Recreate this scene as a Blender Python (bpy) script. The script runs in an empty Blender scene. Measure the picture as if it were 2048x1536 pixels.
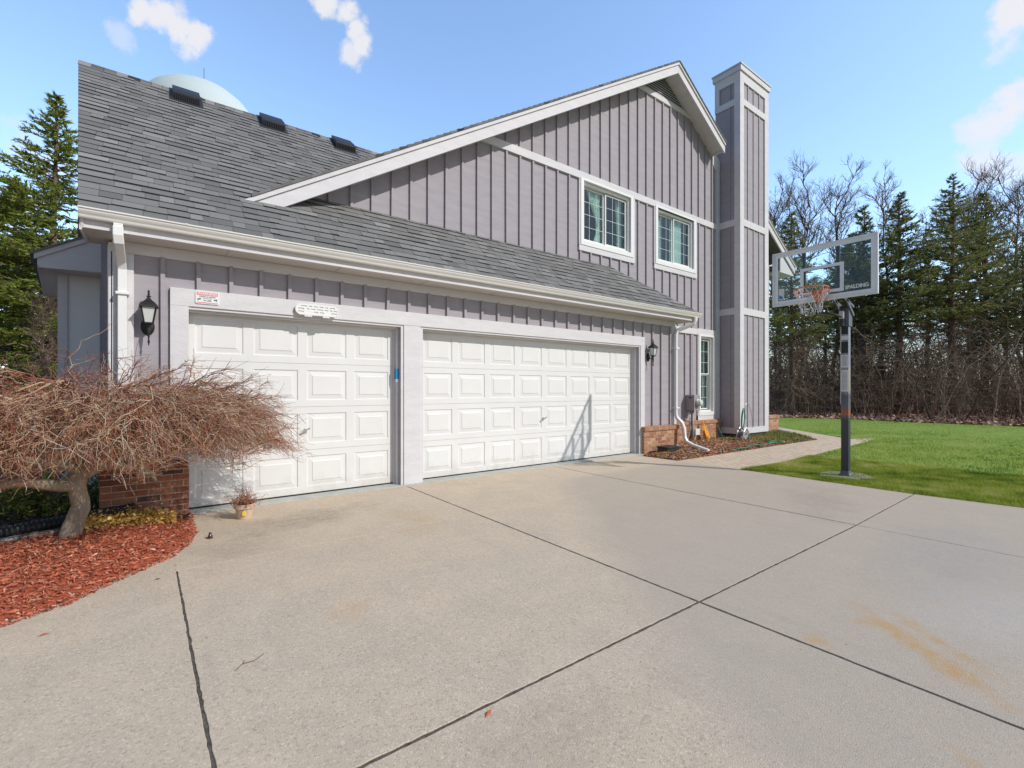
import bpy, math, random
import numpy as np
from mathutils import Vector, Matrix
random.seed(7); rng = np.random.default_rng(11)
S = bpy.context.scene
R = math.radians

# ---------------------------------------------------------------- camera
cam_d = bpy.data.cameras.new('camera'); cam = bpy.data.objects.new('camera', cam_d)
S.collection.objects.link(cam); S.camera = cam
cam.location = (0, -6.5, 1.39)
cam.rotation_euler = (R(90), 0, R(-(90 - 53.115)))
cam_d.sensor_width = 36; cam_d.lens = 935 / 2048 * 36; cam_d.shift_y = 10 / 2048
cam_d.clip_start = 0.05; cam_d.clip_end = 3000

# ---------------------------------------------------------------- world, sun, exposure
SUN = Vector((.547, -1.0, .86)).normalized()
SKYF = 3.1
SUN_EL = math.asin(SUN.z); SUN_AZ = math.atan2(SUN.x, SUN.y)
W = bpy.data.worlds.new('World'); S.world = W; W.use_nodes = True
wn = W.node_tree.nodes; wl = W.node_tree.links; wn.clear()
def wnode(t, **k):
    n = wn.new(t)
    for a, b in k.items(): setattr(n, a, b)
    return n
wo = wnode('ShaderNodeOutputWorld'); bg = wnode('ShaderNodeBackground'); bg.inputs[1].default_value = .15
sky = wnode('ShaderNodeTexSky', sky_type='NISHITA', sun_disc=False, sun_elevation=SUN_EL, sun_rotation=SUN_AZ)
sky.air_density = 1.0; sky.dust_density = 0.6; sky.ozone_density = 1.6
tc = wnode('ShaderNodeTexCoord')
cur = wnode('ShaderNodeMix', data_type='RGBA', blend_type='MIX')
hs = wnode('ShaderNodeHueSaturation'); hs.inputs['Saturation'].default_value = 1.0; hs.inputs['Value'].default_value = 1.0
wl.new(sky.outputs[0], hs.inputs['Color'])
no1 = wnode('ShaderNodeTexNoise'); no1.inputs['Scale'].default_value = 16; no1.inputs['Detail'].default_value = 12; no1.inputs['Roughness'].default_value = .62
wl.new(tc.outputs['Generated'], no1.inputs['Vector'])
# cloud patches: direction, angular radius, strength
CL = [((-0.036, 1.277, 0.809), 0.032, 1), ((-0.006, 1.255, 0.787), 0.038, 1), ((0.028, 1.229, 0.770), 0.04, 1), ((0.060, 1.206, 0.755), 0.034, 1), ((-0.070, 1.303, 0.755), 0.03, 0.45), ((0.289, 1.034, 0.824), 0.034, 1), ((0.314, 1.014, 0.804), 0.034, 1), ((0.332, 1.001, 0.770), 0.03, 1), ((0.342, 0.994, 0.738), 0.032, 1), ((0.325, 1.007, 0.723), 0.03, 0.9), ((1.474, 0.144, 0.800), 0.055, 1), ((1.461, 0.154, 0.747), 0.045, 0.8), ((1.469, 0.148, 0.602), 0.055, 1), ((1.435, 0.173, 0.565), 0.045, 0.9), ((1.401, 0.199, 0.552), 0.035, 0.7), ((1.405, 0.196, 0.492), 0.045, 0.8), ((1.414, 0.189, 0.471), 0.04, 0.7), ((1.469, 0.148, 0.479), 0.05, 0.6), ((-0.266, 1.449, 0.394), 0.05, 0.8), ((-0.242, 1.432, 0.511), 0.05, 0.5), ((-0.182, 1.387, 0.479), 0.045, 0.5)]
last = None
for d, r, st in CL:
    v = Vector(d).normalized()
    dist = wnode('ShaderNodeVectorMath', operation='DISTANCE'); nrm = None
    wl.new(tc.outputs['Generated'], dist.inputs[0]); dist.inputs[1].default_value = v
    a = wnode('ShaderNodeMath', operation='MULTIPLY_ADD'); a.inputs[1].default_value = -.70 / r; a.inputs[2].default_value = .62
    wl.new(dist.outputs['Value'], a.inputs[0])
    b = wnode('ShaderNodeMath', operation='MULTIPLY_ADD'); wl.new(no1.outputs['Fac'], b.inputs[0]); b.inputs[1].default_value = 2.0; bb = wnode('ShaderNodeMath', operation='SUBTRACT'); wl.new(a.outputs[0], bb.inputs[0]); bb.inputs[1].default_value = .5; wl.new(bb.outputs[0], b.inputs[2])
    c = wnode('ShaderNodeMapRange'); c.interpolation_type = 'SMOOTHSTEP'
    c.inputs[1].default_value = .56; c.inputs[2].default_value = .98; c.inputs[3].default_value = 0; c.inputs[4].default_value = st * .92
    wl.new(b.outputs[0], c.inputs[0])
    if last is None: last = c
    else:
        m = wnode('ShaderNodeMath', operation='MAXIMUM'); wl.new(last.outputs[0], m.inputs[0]); wl.new(c.outputs[0], m.inputs[1]); last = m
wl.new(last.outputs[0], cur.inputs['Factor'])
# added sky gradient: brighter ahead of the camera, dimmed behind it
vd = wnode('ShaderNodeVectorMath', operation='DOT_PRODUCT'); wl.new(tc.outputs['Generated'], vd.inputs[0]); vd.inputs[1].default_value = (.45, .66, .62)
mrg = wnode('ShaderNodeMapRange'); mrg.interpolation_type = 'SMOOTHSTEP'; mrg.inputs[1].default_value = -.1; mrg.inputs[2].default_value = .92; mrg.inputs[3].default_value = .85; mrg.inputs[4].default_value = SKYF
wl.new(vd.outputs['Value'], mrg.inputs[0])
gm = wnode('ShaderNodeVectorMath', operation='SCALE'); wl.new(hs.outputs[0], gm.inputs[0]); wl.new(mrg.outputs[0], gm.inputs['Scale'])
gt = wnode('ShaderNodeVectorMath', operation='MULTIPLY'); wl.new(gm.outputs[0], gt.inputs[0]); gt.inputs[1].default_value = (.95, .985, 1.0)
wl.new(gt.outputs[0], cur.inputs['A']); cur.inputs['B'].default_value = (8.0, 7.9, 8.1, 1)
wl.new(cur.outputs['Result'], bg.inputs[0]); wl.new(bg.outputs[0], wo.inputs[0])
sl = bpy.data.lights.new('sun', 'SUN'); sl.energy = 4.6; sl.angle = R(.6); sl.color = (1, .955, .89)
so = bpy.data.objects.new('sun', sl); S.collection.objects.link(so)
so.rotation_euler = SUN.to_track_quat('Z', 'Y').to_euler(); so.location = (5, -10, 15)
S.view_settings.view_transform = 'Standard'; S.view_settings.look = 'None'; S.view_settings.gamma = 1
S.view_settings.exposure = -.44; S.view_settings.use_curve_mapping = False
S.render.engine = 'CYCLES'; S.cycles.max_bounces = 8; S.cycles.transparent_max_bounces = 16

# ---------------------------------------------------------------- helpers
def col(o): S.collection.objects.link(o); return o
def tag(o, label=None, cat=None, group=None, kind=None):
    if label: o['label'] = label
    if cat: o['category'] = cat
    if group: o['group'] = group
    if kind: o['kind'] = kind
    return o
def empty(name, loc=(0, 0, 0), label=None, cat=None, group=None):
    o = bpy.data.objects.new(name, None); col(o); o.location = loc; o.empty_display_size = .1
    return tag(o, label, cat, group)
def rootloc(p):
    l = Vector((0, 0, 0))
    while p is not None: l += p.location; p = p.parent
    return l
class MB:
    def __init__(s): s.v = []; s.f = []; s.m = []; s.r = []
    def add(s, vs, fs, m=0, r=.5):
        b = len(s.v); s.v += [tuple(p) for p in vs]
        for f in fs: s.f.append([b + i for i in f]); s.m.append(m); s.r.append(r)
        return s
    def box(s, x0, y0, z0, x1, y1, z1, m=0, r=.5):
        vs = [(x, y, z) for x in (x0, x1) for y in (y0, y1) for z in (z0, z1)]
        return s.add(vs, [(0, 1, 3, 2), (4, 6, 7, 5), (0, 4, 5, 1), (2, 3, 7, 6), (0, 2, 6, 4), (1, 5, 7, 3)], m, r)
    def prism(s, poly, ext, m=0, r=.5):
        n = len(poly); e = Vector(ext); a = [Vector(p) for p in poly]; nrm = Vector((0, 0, 0))
        for i in range(n): nrm += a[i].cross(a[(i + 1) % n])
        if nrm.dot(e) > 0: a.reverse()
        vs = a + [p + e for p in a]
        return s.add(vs, [tuple(range(n)), tuple(range(2 * n - 1, n - 1, -1))] + [(i, i + n, (i + 1) % n + n, (i + 1) % n) for i in range(n)], m, r)
    def xz(s, pts, y0, y1, m=0, r=.5): return s.prism([(x, y0, z) for x, z in pts], (0, y1 - y0, 0), m, r)
    def obox(s, c, ax, ay, az, m=0, r=.5):
        c = Vector(c); ax, ay, az = Vector(ax), Vector(ay), Vector(az)
        vs = [c + ax * i + ay * j + az * k for i in (-1, 1) for j in (-1, 1) for k in (-1, 1)]
        fs = [(0, 1, 3, 2), (4, 6, 7, 5), (0, 4, 5, 1), (2, 3, 7, 6), (0, 2, 6, 4), (1, 5, 7, 3)]
        return s.add(vs, fs, m, r)
    def bar(s, a, b, w, h, m=0, up=(0, 0, 1)):
        a, b = Vector(a), Vector(b); d = b - a; u = Vector(up)
        sx = d.cross(u)
        if sx.length < 1e-4: sx = d.cross(Vector((0, 1, 0)))
        sx.normalize(); uz = sx.cross(d).normalized()
        return s.obox((a + b) / 2, d / 2, sx * w / 2, uz * h / 2, m)
    def tube(s, pts, rad, n=8, m=0, cap=True, flat=1.0, r=.5):
        pts = [Vector(p) for p in pts]; k = len(pts)
        if not hasattr(rad, '__len__'): rad = [rad] * k
        vs = []; t0 = (pts[1] - pts[0]).normalized(); u = t0.orthogonal().normalized()
        if abs(t0.x) < .9:
            u = Vector((1, 0, 0)); u = (u - t0 * u.dot(t0)).normalized()
        for i, p in enumerate(pts):
            t = (pts[min(i + 1, k - 1)] - pts[max(i - 1, 0)]).normalized()
            u = (u - t * u.dot(t)); u.normalize(); w = t.cross(u)
            for j in range(n):
                a = 2 * math.pi * (j + .5) / n
                vs.append(p + (u * math.cos(a) + w * math.sin(a) * flat) * rad[i])
        fs = [(i * n + j, i * n + (j + 1) % n, (i + 1) * n + (j + 1) % n, (i + 1) * n + j) for i in range(k - 1) for j in range(n)]
        if cap: fs += [tuple(range(n - 1, -1, -1)), tuple(range((k - 1) * n, k * n))]
        return s.add(vs, fs, m, r)
    def lathe(s, c, prof, n=16, m=0, sy=1.0, r=.5, rot=0):
        c = Vector(c); vs = [c + Vector((q * math.cos(2 * math.pi * j / n + rot), q * sy * math.sin(2 * math.pi * j / n + rot), z)) for q, z in prof for j in range(n)]
        k = len(prof)
        fs = [(i * n + j, i * n + (j + 1) % n, (i + 1) * n + (j + 1) % n, (i + 1) * n + j) for i in range(k - 1) for j in range(n)]
        fs += [tuple(range(n - 1, -1, -1)), tuple(range((k - 1) * n, k * n))]
        return s.add(vs, fs, m, r)
    def build(s, name, mats, parent=None, smooth=False, bevel=0, segs=2):
        l = rootloc(parent); me = bpy.data.meshes.new(name)
        me.from_pydata([(x - l.x, y - l.y, z - l.z) for x, y, z in s.v], [], s.f)
        for mt in (mats if isinstance(mats, (list, tuple)) else [mats]): me.materials.append(mt)
        me.polygons.foreach_set('material_index', s.m)
        at = me.attributes.new('rnd', 'FLOAT', 'FACE'); at.data.foreach_set('value', s.r)
        me.update()
        o = bpy.data.objects.new(name, me); col(o)
        if parent is not None: o.parent = parent
        if smooth:
            me.polygons.foreach_set('use_smooth', [True] * len(me.polygons))
            me.update()
        if bevel:
            b = o.modifiers.new('b', 'BEVEL'); b.width = bevel; b.segments = segs; b.limit_method = 'ANGLE'; b.harden_normals = False
        return o
def npmesh(name, V, F, mat, parent=None, rnd=None, smooth=False):
    l = rootloc(parent); V = np.asarray(V, dtype=np.float32) - np.array(l[:], dtype=np.float32); F = np.asarray(F, dtype=np.int32)
    me = bpy.data.meshes.new(name); k = F.shape[1]
    me.vertices.add(len(V)); me.vertices.foreach_set('co', V.ravel())
    me.loops.add(F.size); me.loops.foreach_set('vertex_index', F.ravel())
    me.polygons.add(len(F)); me.polygons.foreach_set('loop_start', np.arange(0, F.size, k, dtype=np.int32))
    me.update(calc_edges=True)
    if rnd is not None:
        at = me.attributes.new('rnd', 'FLOAT', 'FACE'); at.data.foreach_set('value', np.asarray(rnd, dtype=np.float32))
    if smooth: me.polygons.foreach_set('use_smooth', np.ones(len(F), dtype=bool))
    me.materials.append(mat)
    o = bpy.data.objects.new(name, me); col(o)
    if parent is not None: o.parent = parent
    return o
def tubes_np(P, Rr, sides=3):
    """P (B,n,3), Rr (B,n) -> verts, quads"""
    B, n, _ = P.shape
    T = np.empty_like(P); T[:, 1:-1] = P[:, 2:] - P[:, :-2]; T[:, 0] = P[:, 1] - P[:, 0]; T[:, -1] = P[:, -1] - P[:, -2]
    T /= np.linalg.norm(T, axis=2, keepdims=True) + 1e-9
    ref = np.where(np.abs(T[:, :1, 2:3]) > .8, np.array([1., 0, 0]), np.array([0, 0, 1.]))
    U = np.cross(T, np.broadcast_to(ref, T.shape)); U /= np.linalg.norm(U, axis=2, keepdims=True) + 1e-9
    Wv = np.cross(T, U)
    a = np.arange(sides) * 2 * np.pi / sides
    V = P[:, :, None, :] + Rr[:, :, None, None] * (U[:, :, None, :] * np.cos(a)[None, None, :, None] + Wv[:, :, None, :] * np.sin(a)[None, None, :, None])
    idx = np.arange(B * n * sides).reshape(B, n, sides)
    nx = np.roll(idx, -1, axis=2)
    F = np.stack([idx[:, :-1], nx[:, :-1], nx[:, 1:], idx[:, 1:]], axis=-1).reshape(-1, 4)
    return V.reshape(-1, 3), F, (n - 1) * sides
def joinnp(parts):
    Vs, Fs, Rs = [], [], []; off = 0
    for V, F, r in parts:
        Vs.append(V); Fs.append(F + off); Rs.append(r); off += len(V)
    return np.concatenate(Vs), np.concatenate(Fs), np.concatenate(Rs)
def inpoly(x, y, poly):
    c = np.zeros(len(x), bool); n = len(poly)
    for i in range(n):
        x1, y1 = poly[i]; x2, y2 = poly[(i + 1) % n]
        if y1 == y2: continue
        c ^= ((y1 > y) != (y2 > y)) & (x < (x2 - x1) * (y - y1) / (y2 - y1) + x1)
    return c
def sample(poly, n):
    xs = [p[0] for p in poly]; ys = [p[1] for p in poly]; X = []; Y = []; c = 0
    while c < n:
        x = rng.uniform(min(xs), max(xs), n); y = rng.uniform(min(ys), max(ys), n); k = inpoly(x, y, poly)
        X.append(x[k]); Y.append(y[k]); c += k.sum()
    return np.concatenate(X)[:n], np.concatenate(Y)[:n]
# ---------------------------------------------------------------- materials
def mat(name, color, rough=.6, noise=0, nscale=4, metal=0, bump=0, bscale=40, col2=None, stretch=(1, 1, 1), spec=.4, rnd=None, detail=6):
    """colour varied by noise towards col2; rnd=(c0,c1,c2..) ramp over per-face attribute"""
    m = bpy.data.materials.new(name); m.use_nodes = True; nt = m.node_tree; n = nt.nodes; L = nt.links
    p = n['Principled BSDF']; p.inputs['Roughness'].default_value = rough; p.inputs['Metallic'].default_value = metal
    p.inputs['Specular IOR Level'].default_value = spec
    p.inputs['Base Color'].default_value = (*color, 1)
    tcn = n.new('ShaderNodeTexCoord'); mp = n.new('ShaderNodeMapping'); mp.inputs['Scale'].default_value = stretch
    L.new(tcn.outputs['Object'], mp.inputs[0]); src = None
    if rnd:
        at = n.new('ShaderNodeAttribute'); at.attribute_name = 'rnd'
        cr = n.new('ShaderNodeValToRGB'); e = cr.color_ramp.elements
        e[0].color = (*rnd[0], 1); e[1].color = (*rnd[-1], 1)
        for i in range(1, len(rnd) - 1):
            q = e.new(i / (len(rnd) - 1)); q.color = (*rnd[i], 1)
        L.new(at.outputs['Fac'], cr.inputs[0]); src = cr.outputs[0]
    if noise:
        nz = n.new('ShaderNodeTexNoise'); nz.inputs['Scale'].default_value = nscale; nz.inputs['Detail'].default_value = detail; nz.inputs['Roughness'].default_value = .65
        L.new(mp.outputs[0], nz.inputs[0])
        mr = n.new('ShaderNodeMapRange'); mr.inputs[1].default_value = .3; mr.inputs[2].default_value = .72
        L.new(nz.outputs[0], mr.inputs[0])
        mx = n.new('ShaderNodeMix'); mx.data_type = 'RGBA'; L.new(mr.outputs[0], mx.inputs['Factor'])
        if src is None: mx.inputs['A'].default_value = (*color, 1)
        else: L.new(src, mx.inputs['A'])
        if col2 is not None: mx.inputs['B'].default_value = (*col2, 1)
        else:
            if src is None: mx.inputs['B'].default_value = (*[c * (1 - noise) for c in color], 1)
            else:
                mm = n.new('ShaderNodeMix'); mm.data_type = 'RGBA'; mm.blend_type = 'MULTIPLY'; mm.inputs['Factor'].default_value = 1
                L.new(src, mm.inputs['A']); mm.inputs['B'].default_value = (1 - noise,) * 3 + (1,)
                L.new(mm.outputs['Result'], mx.inputs['B'])
        src = mx.outputs['Result']
    if src is not None: L.new(src, p.inputs['Base Color'])
    if bump:
        b = n.new('ShaderNodeBump'); b.inputs['Strength'].default_value = bump; b.inputs['Distance'].default_value = .01
        nb = n.new('ShaderNodeTexNoise'); nb.inputs['Scale'].default_value = bscale; nb.inputs['Detail'].default_value = 5
        L.new(mp.outputs[0], nb.inputs[0]); L.new(nb.outputs[0], b.inputs['Height']); L.new(b.outputs[0], p.inputs['Normal'])
    m['p'] = 1
    return m
def nodes(m): return m.node_tree.nodes, m.node_tree.links, m.node_tree.nodes['Principled BSDF']
M_sid = mat('siding_paint', (.395, .362, .390), .75, .16, 2.2, bump=.35, bscale=26, stretch=(1, 1, 5))
M_trim = mat('trim_paint', (.69, .67, .68), .6, .13, 3, bump=.3, bscale=30, stretch=(1, 1, 4))
M_white = mat('white_vinyl', (.80, .795, .78), .4, .03, 3)
M_munt = mat('muntin_grid', (.50, .60, .57), .5)
M_door = mat('door_enamel', (.755, .75, .73), .42, .07, 1.6, bump=.08, bscale=60)
n_, L_, p_ = nodes(M_door); td = n_.new('ShaderNodeTexCoord'); sd = n_.new('ShaderNodeSeparateXYZ'); L_.new(td.outputs['Object'], sd.inputs[0])
nd = n_.new('ShaderNodeTexNoise'); nd.inputs['Scale'].default_value = 5; nd.inputs['Detail'].default_value = 9; nd.inputs['Roughness'].default_value = .75; L_.new(td.outputs['Object'], nd.inputs[0])
ad_ = n_.new('ShaderNodeMath'); ad_.operation = 'MULTIPLY_ADD'; ad_.inputs[1].default_value = -.75; L_.new(nd.outputs[0], ad_.inputs[0]); L_.new(sd.outputs[2], ad_.inputs[2])
md = n_.new('ShaderNodeMapRange'); md.inputs[1].default_value = -.12; md.inputs[2].default_value = -.42; md.inputs[3].default_value = 0; md.inputs[4].default_value = .55; L_.new(ad_.outputs[0], md.inputs[0])
xd = n_.new('ShaderNodeMix'); xd.data_type = 'RGBA'; L_.new(md.outputs[0], xd.inputs['Factor']); L_.new(p_.inputs['Base Color'].links[0].from_socket, xd.inputs['A']); xd.inputs['B'].default_value = (.50, .45, .38, 1); L_.new(xd.outputs['Result'], p_.inputs['Base Color'])
M_gut = mat('gutter_enamel', (.77, .75, .71), .4, .12, 2.2, stretch=(.5, 3, 6))
M_soff = mat('soffit_board', (.62, .58, .54), .7, .08, 3, bump=.2, bscale=30)
M_shing = mat('asphalt_shingle', (.15, .15, .155), .95, .28, 220, bump=.5, bscale=300, spec=.2,
              rnd=[(.04, .04, .039), (.17, .166, .158), (.222, .217, .207), (.27, .264, .253), (.34, .333, .32)])
M_black = mat('black_metal', (.018, .018, .02), .45, .2, 20)
M_blackp = mat('black_plastic', (.022, .023, .025), .5, .15, 10)
M_steel = mat('galvanised', (.48, .48, .47), .4, .15, 12, metal=.6)
M_dark = mat('dark_room', (.07, .075, .08), .9)
M_curt = mat('curtain_cloth', (.75, .82, .72), .9, .1, 8)
M_blind = mat('pale_blind', (.62, .72, .68), .8, .1, 3)
M_con = mat('concrete', (.43, .395, .345), .9)
M_apron = mat('apron_concrete', (.50, .50, .455), .9, .25, 6, bump=.4, bscale=60)
M_dirt = mat('joint_dirt', (.035, .028, .022), 1, .4, 38, col2=(.17, .14, .11))
M_rubber = mat('rubber_seal', (.02, .02, .022), .7)
M_terr = mat('plant_pot_plastic', (.62, .45, .34), .5, .08, 6)
M_green = mat('green_hose', (.02, .20, .12), .45, .15, 8)
M_rust = mat('orange_rim', (.80, .20, .07), .55, .35, 14, col2=(.45, .16, .08))
M_net = mat('white_net', (.68, .66, .66), .8)
M_brickmortar = mat('mortar', (.55, .50, .44), .95, .15, 20, bump=.4, bscale=90)
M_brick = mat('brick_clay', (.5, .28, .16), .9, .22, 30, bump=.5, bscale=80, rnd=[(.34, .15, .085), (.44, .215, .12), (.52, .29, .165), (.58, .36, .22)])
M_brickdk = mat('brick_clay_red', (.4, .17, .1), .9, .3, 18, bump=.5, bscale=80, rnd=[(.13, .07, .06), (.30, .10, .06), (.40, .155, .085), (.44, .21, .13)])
M_chip = mat('bark_chips', (.4, .1, .06), .9, rnd=[(.17, .06, .035), (.46, .115, .055), (.62, .18, .085), (.66, .27, .15), (.76, .53, .40)])
M_chipold = mat('weathered_chips', (.3, .12, .08), .9, rnd=[(.16, .08, .05), (.62, .17, .09), (.40, .24, .14), (.58, .45, .32), (.72, .26, .15)])
M_mulch = mat('mulch_base', (.48, .11, .05), 1, .5, 30, bump=1, bscale=60)
M_soil = mat('soil_base', (.26, .13, .075), 1, .5, 24, bump=1, bscale=60)
M_grass = mat('grass_blades', (.1, .2, .03), .75, rnd=[(.065, .11, .018), (.185, .265, .03), (.32, .39, .045), (.48, .49, .10), (.62, .54, .27)], spec=.25)
M_weed = mat('weed_leaves', (.1, .2, .03), .75, rnd=[(.06, .12, .02), (.14, .24, .04), (.24, .30, .07), (.36, .27, .13)], spec=.25)
M_lawn = mat('lawn_turf', (.17, .27, .03), 1, .55, 1.6, bump=1, bscale=60, col2=(.22, .31, .05))
M_litter = mat('leaf_litter', (.30, .19, .13), 1, .5, 3, bump=1, bscale=20, col2=(.40, .26, .18))
M_litleaf = mat('dead_leaves', (.2, .1, .06), .9, rnd=[(.20, .12, .08), (.38, .22, .15), (.52, .31, .22), (.65, .48, .35)])
M_litleafshade = mat('dead_leaves_shade_tone', (.1, .06, .04), .9, rnd=[(.04, .025, .02), (.11, .06, .04), (.18, .10, .07), (.30, .20, .14)])  # dead leaves, colour darkened for the maple crown's shade
M_earth = mat('far_ground', (.12, .09, .065), 1, .5, .4)
M_bark = mat('spruce_bark', (.11, .085, .07), .95, .4, 14, bump=.6, bscale=30, stretch=(1, 1, .3))
M_mbark = mat('maple_bark', (.40, .33, .24), .85, .3, 14, bump=.9, bscale=22, stretch=(1, 1, .25), col2=(.24, .20, .15))
M_twig = mat('maple_twigs', (.3, .2, .15), .8, rnd=[(.17, .05, .04), (.34, .11, .07), (.43, .22, .13), (.46, .31, .18), (.58, .50, .40), (.44, .34, .13)], spec=.3)
M_btwig = mat('bare_twigs', (.16, .12, .10), .9, rnd=[(.085, .058, .043), (.165, .115, .085), (.24, .17, .125), (.35, .27, .205)], spec=.2)
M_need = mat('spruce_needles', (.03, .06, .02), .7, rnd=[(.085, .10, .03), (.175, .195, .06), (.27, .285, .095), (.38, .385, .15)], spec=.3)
M_need2 = mat('spruce_needles_yellow_green', (.05, .09, .02), .7, rnd=[(.08, .11, .02), (.175, .215, .035), (.27, .315, .055), (.38, .41, .09)], spec=.3)  # yellow-green needle colour of the left spruces and the low shrub
M_yel = mat('yellow_foliage', (.5, .3, .05), .8, rnd=[(.38, .20, .05), (.66, .40, .09), (.80, .54, .14), (.85, .66, .28)])
M_tower = mat('water_tower_paint', (.52, .60, .60), .6, .05, .2)
M_beige = mat('meter_paint', (.33, .30, .315), .55, .1, 8)
M_grey = mat('grey_pole_paint', (.12, .13, .15), .5)
M_frame = mat('board_frame', (.78, .79, .81), .4, .1, 8)
M_band = mat('board_paint', (.80, .86, .86), .5, .08, 6)
M_red = mat('sign_red', (.75, .25, .24), .5)
M_inkd = mat('sign_ink', (.10, .12, .16), .6)
M_blue = mat('blue_plastic', (.02, .26, .55), .4)
M_yellow = mat('yellow_sticker', (.75, .58, .03), .6)
M_orange = mat('orange_fabric', (.80, .33, .02), .6, .2, 12)
M_pad = mat('pad_concrete', (.45, .40, .32), .95, .3, 12, bump=.6, bscale=60)
M_brown = mat('brown_glaze', (.06, .035, .03), .2)
M_lampg = mat('frosted_glass', (.62, .64, .60), .25, .1, 12)
M_stone = mat('edging_stone', (.30, .29, .26), .9, .3, 10, bump=.6, bscale=40)
M_car = mat('car_paint', (.55, .60, .68), .3)
def glassmat(name, tint, refl, rough=.02, fres=1.0):
    m = bpy.data.materials.new(name); m.use_nodes = True; n = m.node_tree.nodes; L = m.node_tree.links; n.clear()
    o = n.new('ShaderNodeOutputMaterial'); t = n.new('ShaderNodeBsdfTransparent'); t.inputs[0].default_value = (*tint, 1)
    g = n.new('ShaderNodeBsdfGlossy'); g.inputs['Roughness'].default_value = rough; g.inputs[0].default_value = (1, 1, 1, 1)
    mx = n.new('ShaderNodeMixShader'); f = n.new('ShaderNodeMath'); f.operation = 'POWER'; lw = n.new('ShaderNodeLayerWeight'); lw.inputs[0].default_value = .5; L.new(lw.outputs['Facing'], f.inputs[0]); f.inputs[1].default_value = 5
    ma = n.new('ShaderNodeMath'); ma.operation = 'MULTIPLY_ADD'; ma.inputs[1].default_value = fres; ma.inputs[2].default_value = refl
    L.new(f.outputs[0], ma.inputs[0]); L.new(ma.outputs[0], mx.inputs[0]); L.new(t.outputs[0], mx.inputs[1]); L.new(g.outputs[0], mx.inputs[2]); L.new(mx.outputs[0], o.inputs[0])
    return m
M_glass = glassmat('window_glass', (.85, .93, .91), .05)
M_board = glassmat('backboard_acrylic', (.94, .965, .965), .04, fres=.35)

def leafy(m, amt=.4):
    n, L, p = nodes(m); t = n.new('ShaderNodeBsdfTranslucent'); mx = n.new('ShaderNodeMixShader'); mx.inputs[0].default_value = amt
    L.new(p.inputs['Base Color'].links[0].from_socket, t.inputs[0]); o = [q for q in n if q.type == 'OUTPUT_MATERIAL'][0]
    L.new(p.outputs[0], mx.inputs[1]); L.new(t.outputs[0], mx.inputs[2]); L.new(mx.outputs[0], o.inputs[0])
for q in (M_grass, M_weed, M_need, M_need2, M_yel): leafy(q, .35)
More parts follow.
